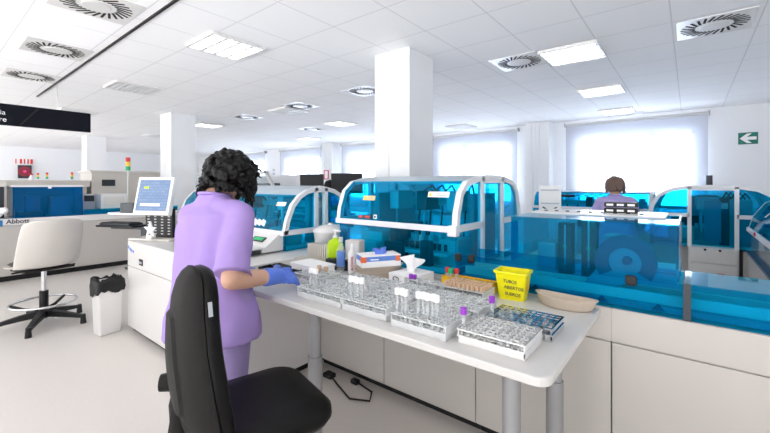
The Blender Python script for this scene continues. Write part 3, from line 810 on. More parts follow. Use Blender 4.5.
MB().bb(-.62, -.09, .92, 1.76, 1.355, 1.38, .004).build('hood_roof', 'frame', t)
MB().bb(-.104, -.085, 1.32, 1.36, 1.33, 1.375).build('hood_latch', 'paper', t)
iz = MB().bb(-.5, -.25, 1.1, 1.25, .9, 1.22); iz.build('inner_block', 'teal', t)
MB().bb(-.55, -.3, 1.4, 1.62, .9, 1.2).build('inner_block', 'grey', t)
MB().bb(-.3, -.2, 1.0, 1.3, .9, .98).build('inner_tray', 'dark', t)
MB().bb(-.64, -.62, .93, 1.75, .9, 1.36).build('hood_back', 'lgrey', t)
MB().bb(-.06, -.054, 1.76, 3.2, .9, .99).build('track_cover', 'blue', t)
MB().bb(-.4, -.08, 1.76, 3.2, .9, .96).build('track_bed', 'teal', t)
MB().bb(-.7, -.27, -.6, .86, .9, 1.36, .004).build('dark_hood', 'dark', t)
MB().bb(-.72, -.25, -.6, .88, 1.36, 1.42, .004).build('dark_hood_roof', 'cream', t)
lg = MB().bb(.004, .009, .61, .815, .80, .885, .001).build('logo_plate', 'logoblue', t)
ring = MB(); 
for (y0, y1, z0, z1) in ((.66, .78, .86, .87), (.66, .78, .815, .825), (.77, .782, .815, .87), (.66, .672, .845, .87)): ring.bb(.009, .012, y0, y1, z0, z1)
ring.build('logo_mark', 'paper', lg)
text('brand_lettering', 'Abbott', .085, 'ink', t, (.006, .85, .832), (R(90), 0, R(90)), bold=.002)
text('small_lettering', 'Diagnostics', .05, 'grey', t, (.001, .855, .775), (R(90), 0, R(90)))
t = thing('paper_bundle', 'crumpled white cloth on the left analyzer line beside the blue hood', 'cloth', (-7.71, .76, .9))
b = MB()
for k in range(9): b.sph((random.uniform(-.06, .06), random.uniform(-.12, .1), random.uniform(.03, .12)), random.uniform(.04, .06), n=10)
fuse(b, 'cloth', 'paper', t, .012, 2)
t = thing('white_instrument', 'small white box instrument on the left analyzer line right of the blue hood', 'instrument', (-8.0, 2.22, .962))
MB().bb(-.18, .18, -.19, .19, 0, .27, .01).build('body', 'white', t)
MB().bb(.18, .19, -.15, .15, .05, .22).build('front_panel', 'cream', t)
t = thing('label_printer', 'small dark grey printer just right of the left blue hood', 'printer', (-8.2, 1.93, .9))
MB().bb(-.1, .1, -.09, .09, 0, .33, .015).build('body', 'lgrey', t)
MB().bb(.1, .105, -.07, .07, .2, .30).build('front_slot', 'dark', t)
t = thing('analyzer_cabinet', 'long cream cabinet top behind the left blue hood', 'cabinet', (-9.4, 0, 0))
MB().bb(-.8, 0, -2.2, 2.2, .0, 1.34, .006).build('body', 'cream', t)
MB().bb(-.85, .04, -2.2, 2.25, 1.34, 1.47, .01).build('top_beam', 'cream', t)
t = thing('analyzer_cabinet', 'grey beige cabinet with dark window behind the monitor', 'cabinet', (-9.4, 3.0, 0))
MB().bb(-.8, 0, -.72, .55, 0, 1.64, .006).build('body', 'cream', t)
MB().bb(-.85, .03, -.75, .6, 1.64, 1.68, .006).build('top_edge', 'cream', t)
MB().bb(0, .012, -.55, -.32, 1.36, 1.49).build('dark_window', 'dark', t)
def tower_light(loc, hp, label, s_=1.):
    t = thing('signal_tower', label, 'signal light', loc, 0, 'red amber green signal towers')
    MB().cyl((0, 0, 0), (0, 0, hp), .012*s_, n=10).build('pole', 'frame', t)
    for k, m_ in enumerate(('green', 'label', 'red')):
        MB().cyl((0, 0, hp+k*.085*s_), (0, 0, hp+.08*s_+k*.085*s_), .04*s_, n=16).build('light_segment', m_, t, 'auto')
tower_light((-8.45, 2.62, .9), .76, 'signal tower nearest, left of the monitor')
tower_light((-9.8, 2.05, 1.47), .03, 'third signal tower from left, above the blue hood right end', .55)
tower_light((-9.8, 1.666, 1.47), .03, 'second signal tower from left, beside the hose cabinet', .5)
tower_light((-9.8, 1.534, 1.47), .03, 'first signal tower from left, right of the hose cabinet', .45)
# pale hood machine behind technician 1
t = thing('pale_analyzer', 'large pale hooded machine behind the technician', 'analyzer', (-6.3, 4.4, 0))
MB().bb(-4.2, 0, .0, 1.1, 0, 1.3, .01).build('base', 'cabinet', t)
MB().bb(-4.15, -.25, .05, .06, 1.3, 1.63).build('hood_glass', 'smoke', t)
f = MB().bb(-4.2, -.28, .02, .08, 1.61, 1.66); f.prism([(-.30, 1.66), (-.36, 1.66), (-.06, 1.3), (0, 1.3)], .02, .08, 'y'); f.build('hood_frame', 'lgrey', t)
MB().bb(-4.15, -.3, .9, .92, 1.3, 1.6).build('hood_back', 'wall', t)
for x in (-3.2, -1.2, -.75): MB().bb(x, x+.28, .3, .5, 1.3, 1.42, .01).build('inner_block', 'dark', t)
# monitors on a bench
t = thing('bench', 'pale bench behind the analyzers carrying two black monitors', 'table', (-4.6, 4.15, 0))
MB().bb(-.9, 1.5, -.3, .4, .92, .95).build('tabletop', 'white', t)
for x in (-.85, 1.42):
    for y in (-.26, .33): MB().bb(x, x+.04, y, y+.04, 0, .92).build('leg', 'steel', t)
def back_monitor(x, y, rz, label, s_):
    t = thing('black_monitor', label, 'monitor', (x, y, .95), rz, 'black monitors seen from behind')
    MB().box((0, 0, .46), (.50*s_, .05, .30), (R(4), 0, 0), .01).build('casing', 'black', t)
    MB().box((0, .045, .44), (.28, .05, .2), (R(4), 0, 0), .01).build('rear_housing', 'dark', t)
    MB().bb(-.03, .03, -.01, .04, .01, .4).build('neck', 'black', t)
    MB().bb(-.12, .12, -.09, .09, 0, .012, .003).build('foot', 'black', t)
back_monitor(-4.755, 4.05, R(30), 'left black monitor behind the arched blue analyzer', .78)
back_monitor(-3.97, 4.05, R(30), 'right black monitor, beside the middle analyzer hood', .95)

# ------------------------------------------------------------------ people
def hand(mb, wrist, fwd, up, side, scale=1., curl=.35, bend=.12):
    """wrist point; fwd along the hand, up = back of hand, side = towards the thumb"""
    f, u, s_ = Vector(fwd).normalized(), Vector(up).normalized(), Vector(side).normalized()
    w_ = Vector(wrist); k = scale
    for i in range(4):
        for a in (0.02, .045, .07, .09):
            mb.sph(w_ + f*(a*k) + s_*((.027-.018*i)*k*(.7+.3*a/.09)), .0155*k, n=10)
    L = [.072, .082, .076, .060]
    for i in range(4):
        p = w_ + f*(.092*k) + s_*((.032-.0215*i)*k); d = f + s_*((.20-.14*i)) ; d.normalize(); an = bend
        pts = [p-f*.02*k, p]
        for seg in range(3):
            dd = d*math.cos(an) - u*math.sin(an); pts.append(pts[-1]+dd*(L[i]*k*(.42, .32, .26)[seg])); an += curl
        mb.limb(pts, [.0105*k, .0105*k, .0098*k, .009*k, .0078*k], 10)
    p = w_ + f*.028*k + s_*.026*k
    pts = [p, p + (f*.55+s_*.7-u*.2).normalized()*.035*k, p + (f*.55+s_*.7-u*.2).normalized()*.035*k + (f*.9+s_*.3-u*.35).normalized()*.03*k]
    pts.append(pts[-1] + (f*.95+s_*.05-u*.4).normalized()*.026*k)
    mb.limb(pts, [.015*k, .012*k, .0105*k, .009*k], 10)

def person(name, label, loc, rz, J, hair_m, hair_style, top_m, low_m, glove=None, hem=.65, sc=1., hair_seed=1, group=None, vox=.009):
    """J: joints in local metres, facing +y"""
    t = thing(name, label, 'person', loc, rz, group)
    V = {k: Vector(v) for k, v in J.items()}
    b = MB()
    nb, hd = V['neck'], V['head']
    b.limb([V['pelvis'], V['waist'], V['chest'], nb], [.13, .12, .125, .055])
    b.sph(V['chest'], .13, (1.25, .9, 1)); b.limb([nb+Vector((0, -.005, -.04)), nb+(hd-nb)*.45, hd+Vector((0, -.02, -.03))], [.062, .054, .052])
    fd = V.get('face', Vector((0, .94, -.34))).normalized(); up = Vector((0, -fd.z, fd.y)).normalized() if abs(fd.x) < .05 else Vector((0, 0, 1))
    sd = fd.cross(up).normalized()
    hq = Matrix((sd, fd, up)).transposed()
    hp = lambda x, y, z: hd + hq @ Vector((x, y, z))
    eul = hq.to_euler()
    b.sph(hd, .1, (.78, .95, 1.05), eul, 24); b.sph(hp(0, .03, -.055), .07, (.82, .95, .9), eul, 20)
    b.limb([hp(0, .085, .015), hp(0, .108, -.025)], [.011, .015], 10)
    b.sph(hp(0, .085, -.068), .018, (1.3, .7, .5), eul, 10); b.sph(hp(0, .078, -.098), .022, n=10)
    for s_ in (-1, 1): b.sph(hp(s_*.079, -.002, -.01), .026, (.4, .7, 1.1), eul, 12)
    for s_ in 'RL':
        sh_, el, wr = V['sh'+s_], V['el'+s_], V['wr'+s_]
        b.limb([V['chest']+(sh_-V['chest'])*.55, sh_, (sh_+el)/2, el, el+(wr-el)*.35, wr], [.070, .060, .052, .046, .047, .033])
        hf = V.get('hf'+s_, wr-el).normalized(); hu = V.get('hu'+s_, Vector((0, 0, 1)))
        thumb = hf.cross(hu)*(-1 if s_ == 'R' else 1)
        if not glove: hand(b, wr, hf, hu, thumb)
        hp_, kn, an = V['hip'+s_], V['kn'+s_], V['an'+s_]
        b.limb([V['pelvis']+(hp_-V['pelvis'])*.6, hp_, (hp_+kn)/2, kn, kn+(an-kn)*.35, an], [.09, .088, .072, .052, .054, .036])
        b.limb([an+Vector((0, -.03, -.03)), an+Vector((0, .10, -.045))], [.036, .03], 12)
    fuse(b, 'body', 'skin', t, vox)
    for s_ in (-1, 1):
        MB().sph(hp(s_*.032, .083, .008), .012, n=10).build('eye', 'dark', t, True)
    # uniform top
    u_ = MB(); pv, wa, ch = V['pelvis'], V['waist'], V['chest']
    hz = hem
    hx = Vector((pv.x, pv.y, hz))
    rings = [(hx, .250, .185), (hx+Vector((0, 0, .09)), .240, .178), (Vector((pv.x, pv.y, (hz+pv.z)/2+.06)), .212, .160), (wa, .182, .140), ((wa+ch)/2, .182, .142), (ch, .190, .146), (ch+Vector((0, 0, .07)), .160, .125),
             (nb+Vector((0, -.012, -.05)), .108, .095), (nb+Vector((0, -.01, -.02)), .095, .082), (nb+Vector((0, -.005, .012)), .07, .074)]
    u_.ell(rings, 32)
    for s_ in 'RL':
        sh_, el, wr = V['sh'+s_], V['el'+s_], V['wr'+s_]
        se = sh_+(el-sh_)*V.get('sleeve', Vector((.92, 0, 0))).x
        u_.limb([ch+(sh_-ch)*.45+Vector((0, 0, .04)), sh_+Vector((0, 0, -.005))], [.082, .070])
        u_.cyl(sh_, sh_+(se-sh_)*.5, .070, .074, 24); u_.cyl(sh_+(se-sh_)*.48, se, .074, .084, 24)
    # soft folds
    tu = fuse(u_, 'tunic', top_m, t, vox, 4)
    import mathutils
    for v in tu.data.vertices:
        c = v.co; n3 = mathutils.noise.noise(Vector((c.x*10, c.y*10, c.z*3.5)))+.5*mathutils.noise.noise(Vector((c.x*20, c.y*20, c.z*9)))
        k = .011 if c.z < ch.z else .007
        v.co = c + v.normal*(n3*k)
    col = MB(); col.tube([(nb.x+.073*math.cos(2*math.pi*k/24), nb.y-.005+.078*math.sin(2*math.pi*k/24), nb.z+.004+.012*math.sin(2*math.pi*k/24)*-1) for k in range(24)], .008, 8, True)
    col.build('collar', top_m, tu, True)
    lw = MB()
    lw.sph(V['pelvis'], .15, (1.12, .95, .9))
    for s_ in 'RL':
        hp_, kn, an = V['hip'+s_], V['kn'+s_], V['an'+s_]
        lw.limb([V['pelvis']+(hp_-V['pelvis'])*.6, hp_, (hp_+kn)/2, kn, (kn+an)/2], [.115, .112, .096, .078, .072])
        lw.cyl((kn+an)/2, an+(kn-an)*.08, .072, .07, 24)
    fuse(lw, 'trousers', low_m, t, vox+.001, 3)
    for s_ in 'RL':
        an = V['an'+s_]
        so = MB().limb([an+Vector((0, -.045, -.035)), an+Vector((0, .06, -.04)), an+Vector((0, .14, -.05))], [.045, .044, .034], 14)
        fuse(so, 'shoe', 'paper', t, .008, 2)
        if glove:
            el, wr = V['el'+s_], V['wr'+s_]; g = MB()
            hf = V.get('hf'+s_, wr-el).normalized(); hu = V.get('hu'+s_, Vector((0, 0, 1)))
            hand(g, wr, hf, hu, hf.cross(hu)*(-1 if s_ == 'R' else 1), 1.24, V['curl'].x if 'curl' in V else .35, V['curl'].y if 'curl' in V else .12)
            g.limb([wr-(wr-el).normalized()*.05, wr, wr+hf*.03], [.046, .043, .040], 16)
            fuse(g, 'glove', glove, t, .005, 2)
    rnd = random.Random(hair_seed); h_ = MB()
    if hair_style == 'curly':
        hc = hp(0, -.015, .025)
        h_.sph(hc, .110, (1, 1.05, 1.02), eul, 20)
        for k in range(520):
            v = Vector((rnd.gauss(0, 1), rnd.gauss(0, 1), rnd.gauss(0, 1))).normalized()
            if v.y > .62 and v.z < .55: continue
            if v.z < -.80 and v.y > -.6: continue
            r_ = rnd.uniform(.104, .126)
            p = hc + hq @ Vector((v.x*r_*1.05, v.y*r_*1.05, v.z*r_*(1.0 if v.z > 0 else 1.42)))
            h_.ico(p, rnd.uniform(.011, .022))
        for k in range(150):
            a = rnd.uniform(0, 2*math.pi); z0 = rnd.uniform(-.11, .08)
            v = Vector((math.cos(a), math.sin(a), 0))
            if v.y > .6: continue
            p0 = hc + hq @ Vector((v.x*.116, v.y*.118, z0)); ph = rnd.uniform(0, 6)
            Ls = rnd.uniform(.03, .07)
            pts = [p0 + (hq @ v)*(.004*i) + Vector((0, 0, -Ls*i/7)) + Vector((math.cos(ph+i*1.3), math.sin(ph+i*1.3), 0))*.009 for i in range(8)]
            h_.tube(pts, [.008, .008, .008, .0075, .007, .006, .005, .004], 6)
        for s_ in (-1, 1):
            for k in range(12):
                p0 = hp(s_*rnd.uniform(.078, .10), rnd.uniform(.02, .075), rnd.uniform(-.02, .03)); ph = rnd.uniform(0, 6)
                h_.tube([p0 + Vector((math.cos(ph+i*1.2), math.sin(ph+i*1.2), 0))*.008 + Vector((0, 0, -.017*i)) for i in range(8)], [.009]*5+[.007, .005, .003], 6)
        fuse(h_, 'hair', hair_m, t, .0055, 1, .4)
    else:
        hc = hp(0, -.015, .02)
        h_.sph(hc, .108, (.95, 1.05, 1.0), eul, 24)
        for k in range(170):
            a = rnd.uniform(0, 2*math.pi)
            v = Vector((math.cos(a), math.sin(a), 0))
            if v.y > .45: continue
            top = hc + hq @ Vector((v.x*.03, v.y*.03, .107)); mid = hc + hq @ Vector((v.x*.10, v.y*.108, .03)); end = hc + hq @ Vector((v.x*.098, v.y*.105, rnd.uniform(-.12, -.07)))
            h_.tube([top, (top+mid)/2+(hq @ v)*.02, mid, (mid+end)/2+(hq @ v)*.006, end], [.009, .010, .011, .010, .004], 6)
        fuse(h_, 'hair', hair_m, t, .006, 1, .4)
    return t

# technician 1: local frame turned by RZ
RZ1 = R(20); P1 = Vector((-1.89, .93, 0))
def loc1(x, y, z):
    q = Matrix.Rotation(-RZ1, 3, 'Z') @ (Vector((x, y, z))-P1); return tuple(q)
J1 = dict(pelvis=(.045, -.01, .90), waist=(.015, .0, 1.03), chest=(.005, .03, 1.18), neck=(.0, .06, 1.34), head=(.015, .15, 1.425), face=(0, .90, -.43),
          shR=(.172, .04, 1.25), elR=loc1(-1.605, .90, .97), wrR=loc1(-1.655, 1.16, .928),
          hfR=tuple(Matrix.Rotation(-RZ1, 3, 'Z') @ Vector((-.16, 1., -.16))), huR=(.75, .0, .75),
          shL=(-.145, .05, 1.235), elL=loc1(-2.10, .98, .99), wrL=loc1(-2.06, 1.13, .908), hfL=(.2, 1, -.1), huL=(0, .1, 1),
          hipR=(.145, 0, .84), knR=(.15, .0, .46), anR=(.14, -.02, .085), hipL=(-.045, 0, .84), knL=(-.06, .02, .46), anL=(-.06, -.02, .085),
          sleeve=(.93, 0, 0), curl=(.33, .22, 0))
person('person', 'standing person in lilac tunic with curly black hair and blue gloves', tuple(P1), RZ1, J1, 'hair', 'curly', 'lilac', 'lilac2', 'glove', .655)
J2 = dict(pelvis=(0, -.05, .80), waist=(0, -.03, .93), chest=(0, .02, 1.09), neck=(0, .05, 1.25), head=(0, .085, 1.36), face=(0, .93, -.36),
          shR=(.165, .03, 1.175), elR=(.22, .10, .92), wrR=(.16, .32, .93), shL=(-.165, .03, 1.175), elL=(-.25, .06, .90), wrL=(-.26, .25, 1.0),
          hipR=(.09, -.04, .75), knR=(.10, .05, .42), anR=(.10, -.02, .085), hipL=(-.09, -.04, .75), knL=(-.10, .05, .42), anL=(-.10, -.02, .085), sleeve=(.7, 0, 0))
person('person', 'brown-haired person in pale lilac top seen from behind at the far analyzer', (-.70, 5.45, 0), R(22), J2, 'brown', 'short', 'pale_lilac', 'lilac2', None, .60, hair_seed=4, vox=.011)
J3 = dict(pelvis=(0, -.05, .78), waist=(0, -.03, .91), chest=(0, .02, 1.07), neck=(0, .05, 1.23), head=(0, .085, 1.345), face=(0, .97, -.2),
          shR=(.165, .03, 1.155), elR=(.22, .10, .90), wrR=(.16, .30, .98), shL=(-.165, .03, 1.155), elL=(-.22, .10, .90), wrL=(-.16, .30, .98),
          hipR=(.09, -.04, .73), knR=(.10, .05, .41), anR=(.10, -.02, .085), hipL=(-.09, -.04, .73), knL=(-.10, .05, .41), anL=(-.10, -.02, .085), sleeve=(.7, 0, 0))
person('person', 'dark-haired person mostly hidden between the two black monitors', (-5.36, 4.93, 0), R(-75), J3, 'hair', 'short', 'pale_lilac', 'lilac2', None, .60, hair_seed=6, vox=.012)

# ------------------------------------------------------------------ desk items
Z = .83
def make_rack(name, label, x0, x1, y0, y1, m='rack', h=.06, holes=True, base=None, step=.021, round_=False, cat='rack'):
    t = thing(name, label, cat, (x0, y0, Z), 0, 'tube racks on the desk'); L, D = x1-x0, y1-y0
    MB().bb(0, L, 0, D, 0, .008, .001).build('base_plate', base or m, t)
    for x in (0, L-.004): MB().bb(x, x+.004, 0, D, .008, h).build('end_wall', m, t)
    nx, ny = max(2, int(L/step)), max(2, int(D/step))
    for zz, nm in ((h-.005, 'top_grid'), (h*.45, 'middle_grid')):
        g = MB(); wb = .0065
        for i in range(nx+1): g.bb(i*L/nx-wb/2, i*L/nx+wb/2, 0, D, zz, zz+.005)
        for j in range(ny+1): g.bb(0, L, j*D/ny-wb/2, j*D/ny+wb/2, zz+.0003, zz+.0047)
        g.build(nm, m, t)
    for y in (.0, D-.004): MB().bb(0, L, y, y+.003, .008, h*.5).build('side_wall', m, t)
    return t, [(x0+(i+.5)*L/nx, y0+(j+.5)*D/ny) for i in range(nx) for j in range(ny)]
def make_tube(label, group, cap=None, h=.085, r_=.0065, fill=None, m='glass'):
    t = thing('sample_tube', label, 'tube', (0, 0, 0), 0, group)
    MB().lathe([(0, 0), (r_*.7, .001), (r_, .005), (r_, h), (r_*.8, h), (r_*.8, .006), (0, .004)], n=10).build('tube_body', m, t, True)
    if cap: MB().lathe([(r_*1.25, h-.012), (r_*1.3, h-.01), (r_*1.3, h+.012), (r_*1.1, h+.014), (0, h+.014)], n=12).build('cap', cap, t, 'auto')
    if fill: MB().cyl((0, 0, .006), (0, 0, h*.5), r_*.75, n=10).build('contents', fill, t, True)
    return t
rk = [('clear tube rack at the desk front beside the gloved hand', -1.55, -1.24, 1.225, 1.41, 'rack'),
      ('clear tube rack second from left along the desk front edge', -1.232, -.975, 1.225, 1.41, 'rack'),
      ('clear tube rack third from left along the desk front edge', -.935, -.685, 1.205, 1.40, 'rack'),
      ('white tube rack nearest the right end of the desk', -.653, -.413, 1.235, 1.415, 'white'),
      ('clear tube rack in the second row behind the gloved hand', -1.52, -1.26, 1.43, 1.62, 'rack'),
      ('clear tube rack in the second row behind the second front rack', -1.24, -.98, 1.43, 1.62, 'rack'),
      ('clear tube rack in the second row behind the third front rack', -.96, -.665, 1.43, 1.62, 'rack'),
      ('shiny metal tube rack behind the white rack at the right end', -.63, -.385, 1.435, 1.60, 'chrome'),
      ('clear tube rack in front of the tissue box', -1.22, -.985, 1.69, 1.735, 'rack'),
      ('clear rack of tan capped tubes in front of the amber rack', -.98, -.76, 1.69, 1.82, 'rack'),
      ('clear tube rack just left of the gloved hand racks by the white carton', -1.80, -1.58, 1.40, 1.56, 'rack')]
tubes = {}
for i, (lb, x0, x1, y0, y1, m_) in enumerate(rk):
    hh = .05 if m_ in ('white', 'chrome') else .055
    tt, cells = make_rack('tube_rack', lb, x0, x1, y0, y1, m_, hh, base='rack' if m_ == 'rack' else ('white' if m_ == 'white' else 'chrome'), step=.024)
    rnd = random.Random(30+i)
    if m_ == 'white': n_ = 40
    elif m_ == 'chrome': n_ = 18
    elif i == 9: n_ = 200
    elif i == 8: n_ = 6
    elif i == 10: n_ = 10
    else: n_ = 22
    cells = cells[:]; rnd.shuffle(cells)
    where = lb.replace('clear tube rack', 'rack').replace('white tube rack', 'white rack').replace('shiny metal tube rack', 'metal rack').replace(' just left of the gloved hand racks', '')
    proto = None
    for (x, y) in cells[:n_]:
        hh2 = hh-.004
        if proto is None:
            if i == 9: proto = make_tube('tan capped tube in the clear rack before the amber rack', 'tan capped tubes', 'tan', .055)
            else: proto = make_tube('empty tube in ' + where, 'empty tubes, %s' % where, None, hh2, .0085)
            proto.location = (x, y, Z+.009); continue
        dup(proto, (x, y, Z+.009))
# tall clear tubes with white stoppers at the front racks
for gi, (gx, gy, n_, lb) in enumerate(((-1.21, 1.26, 4, 'tall clear tube with white stopper on the second front rack'), (-.925, 1.235, 3, 'tall clear tube with white stopper at the left of the third front rack'),
                                 (-.83, 1.245, 5, 'tall clear tube with white stopper in the middle of the third front rack'), (-1.49, 1.26, 3, 'tall clear tube with white stopper on the rack beside the glove'))):
    p0 = None
    for k in range(n_):
        pos = (gx+k*.021, gy+.006*(k % 2), Z+.060)
        if p0 is None: p0 = make_tube(lb, 'tall stoppered tubes %d' % gi, 'paper', .075, .0085); p0.location = pos
        else: dup(p0, pos)
for pos, lb in (((-.645, 1.265, Z+.050), 'purple capped tube at the left front corner of the white rack'), ((-.62, 1.462, Z+.050), 'purple capped tube in the shiny metal rack'),
                ((-1.19, 1.712, Z+.009), 'left purple capped tube in front of the tissue box'), ((-1.165, 1.712, Z+.009), 'right purple capped tube in front of the tissue box')):
    tb = make_tube(lb, 'purple capped tubes', 'purple', .055, .009); tb.location = pos
# small amber topped vials near the hand
for k, (x, y) in enumerate(((-1.70, 1.50), (-1.67, 1.53), (-1.73, 1.53))):
    tb = make_tube(['left', 'middle', 'right'][k]+' small orange topped vial in the rack behind the gloved hand', 'orange topped vials', 'tan', .06, .010); tb.location = (x, y, Z+.009)
# amber rack with red capped tubes
t = thing('amber_rack', 'amber yellow tube rack in front of the blue conveyor', 'rack', (-1.09, 1.87, Z))
L = .30
b = MB().bb(0, L, 0, .075, 0, .008); b.bb(0, L, 0, .006, 0, .055); b.bb(0, L, .069, .075, 0, .055); b.bb(0, .006, 0, .075, 0, .055); b.bb(L-.006, L, 0, .075, 0, .055)
b.build('tray', 'amber', t, bevel=.002)
g = MB()
for i in range(13): g.bb(i*L/13, i*L/13+.007, 0, .075, .045, .05)
for j in range(4): g.bb(0, L, j*.023, j*.023+.006, .0455, .0495)
g.build('grid', 'amber', t)
for k, (x, m_, lb) in enumerate(((.02, 'red', 'left red capped tube in the amber rack'), (.075, 'red', 'right red capped tube in the amber rack'), (.047, 'green', 'green capped tube between the red capped tubes'))):
    tb = make_tube(lb, 'capped tubes in the amber rack', m_, .075, .011); tb.location = (-1.09+x, 1.87+(.02 if k == 2 else .035), Z+.009)
# yellow tub
t = thing('yellow_tub', 'bright yellow tub with handwritten lettering on the desk', 'container', (-.688, 1.885, Z), R(5))
def taper(lay): return MB().loft([[(x, y, z) for x, y in rrect(a, b_, r_, 4)] for a, b_, r_, z in lay], True)
b = MB().loft([[(x, y, z) for x, y in rrect(a, b_, r_, 4)] for a, b_, r_, z in ((.060, .045, .012, 0), (.076, .058, .014, .128), (.084, .066, .016, .130), (.084, .066, .016, .140), (.073, .055, .014, .140), (.056, .041, .01, .006))])
b.build('tub', 'yellow', t, bevel=.001)
for k, (s_, z) in enumerate((('TUBOS', .088), ('ABIERTOS', .058), ('SUEROS', .026))):
    o = text('handwriting', s_, .021, 'ink', t, (-.035+.004*k, -.0455-.013*(z+.008)/.128-.0012, z), (R(84), R(3), 0), bold=.0003)
MB().box((.0715, 0, .07), (.001, .05, .05), (0, .12, 0)).build('side_mark', 'label', t)
# kidney dishes
def kidney(t, name='dish', m='pulp', L=.15, Wd=.052, h_=.048, z0=0.):
    rg = []
    def ring(s_, z, inset=0):
        o = []
        for k in range(36):
            a = 2*math.pi*k/36; x = (L*s_-inset)*math.cos(a); y = (Wd*s_-inset)*math.sin(a)
            y += .030*(1-(x/L)**2)*(-1) + .014
            o.append((x, y*1.0, z))
        return o
    b = MB().loft([ring(.80, z0), ring(.90, z0+.012), ring(.99, z0+h_-.004), ring(1.05, z0+h_), ring(1.05, z0+h_+.004), ring(.96, z0+h_+.003), ring(.86, z0+.014), ring(.77, z0+.005)])
    return b.build(name, m, t, True)
t = thing('kidney_dish', 'beige pulp kidney dish at the right end of the desk', 'dish', (-.452, 1.895, Z), R(-4)); kidney(t, L=.132)
t = thing('kidney_dish', 'lower beige pulp kidney dish under the glove box', 'dish', (-1.46, 1.77, Z), R(58)); kidney(t)
t = thing('kidney_dish', 'upper beige pulp kidney dish right under the glove box', 'dish', (-1.46, 1.77, Z+.030), R(58)); kidney(t)
# glove box
t = thing('glove_box', 'blue and white glove box lying on the pulp dishes', 'box', (-1.465, 1.765, Z+.083), R(58))
MB().bb(-.12, .12, -.065, .065, 0, .034, .001).build('lower_half', 'paper', t)
MB().bb(-.12, .12, -.065, .065, .034, .062, .001).build('upper_band', 'boxblue', t)
MB().bb(-.12, .12, -.065, .065, .062, .068, .001).build('lid', 'paper', t)
ok = MB()
for x in (-.108, .10): ok.bb(x-.014, x+.014, -.0665, -.064, .030, .062)
ok.bb(-.122, -.119, -.06, -.03, .03, .062); ok.build('orange_squares', 'orange', t)
wl = MB(); wl.bb(-.07, -.02, -.0662, -.064, .042, .048); wl.build('print_lines', 'paper', t)
g = MB()
rnd = random.Random(5)
for k in range(9): g.limb([(rnd.uniform(-.02, .02), rnd.uniform(-.015, .015), .066), (rnd.uniform(-.055, .055), rnd.uniform(-.03, .03), rnd.uniform(.075, .10))], [.014, .008], 8)
gl = thing('loose_glove', 'blue nitrile glove poking out of the glove box top', 'glove', (-1.465, 1.765, Z+.083), R(58)); fuse(g, 'glove_fabric', 'glove', gl, .004, 1)
# tissue box
t = thing('tissue_box', 'flat white tissue box with a tissue pulled up', 'box', (-1.265, 1.825, Z), R(-6))
MB().bb(-.088, .088, -.10, .10, 0, .058, .002).build('carton', 'paper', t)
MB().tube([(-.03+.022*math.cos(2*math.pi*k/20), -.1015, .03+.011*math.sin(2*math.pi*k/20)) for k in range(20)], .0025, 6, True).build('oval_logo', 'ink', t)
ts = []
for i in range(9):
    row = []
    for k in range(10):
        u, v = k/9-.5, i/8
        row.append((u*(.06+.08*v)+.012*math.sin(7*v+u*5), .025*math.sin(u*9+v*3)*(.4+v)+.015*v, .055+.105*v*(1-.5*abs(u))))
    ts.append(row)
sheet(ts, 'tissue', 'paper', t, .002)
# bottles
t = thing('soap_bottle', 'lime green soap pump bottle with white pump on the desk', 'bottle', (-1.915, 1.84, Z), R(20))
MB().loft([[(x, y, z) for x, y in rrect(a, b_, r_, 5)] for a, b_, r_, z in ((.046, .030, .014, 0), (.052, .034, .018, .01), (.052, .034, .018, .15), (.042, .028, .018, .178), (.018, .018, .012, .19), (.016, .016, .01, .20))]).build('bottle_body', 'lime', t, True)
p = MB().cyl((0, 0, .198), (0, 0, .215), .018, n=16); p.cyl((0, 0, .215), (0, 0, .24), .006, n=10); p.box((.012, 0, .247), (.055, .02, .014), (0, .15, 0), .004); p.build('pump', 'paper', t, bevel=.002)
t = thing('spray_bottle', 'clear bottle with blue label in front of the lime bottle', 'bottle', (-1.765, 1.745, Z))
MB().lathe([(0, 0), (.024, 0), (.026, .006), (.026, .14), (.020, .165), (.010, .18), (.010, .20)], n=20).build('bottle_body', 'glass', t, True)
MB().cyl((0, 0, .196), (0, 0, .225), .0135, n=14).build('cap', 'lgrey', t, 'auto')
MB().cyl((0, 0, .04), (0, 0, .135), .0266, n=20, caps=False).build('label', 'boxblue', t, True)
t = thing('white_bottle', 'white plastic bottle with red lettering beside the glove box', 'bottle', (-1.685, 1.765, Z))
MB().lathe([(0, 0), (.024, 0), (.026, .005), (.026, .115), (.022, .135), (.012, .148), (.011, .155)], n=20).build('bottle_body', 'paper', t, True)
MB().lathe([(.013, .153), (.013, .17), (.006, .188), (0, .19)], n=14).build('cap', 'paper', t, True)
text('red_lettering', 'ALCOHOL', .019, 'red', t, (.0235, -.0145, .022), (R(90), R(-90), R(38)), bold=.0006)
t = thing('black_holder', 'low black holder behind the clear bottle with blue label', 'holder', (-1.83, 1.79, Z), R(20))
MB().bb(-.09, .11, -.03, .03, 0, .012).build('base', 'black', t)
MB().bb(-.085, -.03, -.028, .028, .012, .07, .004).build('pocket', 'dark', t); MB().bb(.05, .105, -.028, .028, .012, .07, .004).build('pocket', 'dark', t)
t = thing('towel_dispenser', 'white upright box behind the white bottle', 'box', (-1.80, 1.915, Z), R(12))
MB().bb(-.055, .055, -.04, .04, 0, .185, .006).build('body', 'cream', t)
MB().bb(-.045, .045, -.0415, -.04, .02, .17).build('front_face', 'white', t)
t = thing('lidded_bucket', 'white rounded tub with lid behind the beige comb rack', 'container', (-2.26, 2.12, .861))
MB().lathe([(0, 0), (.12, 0), (.135, .15), (.14, .155), (.14, .175), (.10, .20), (.03, .212), (0, .213)], n=32).build('tub', 'white', t, True)
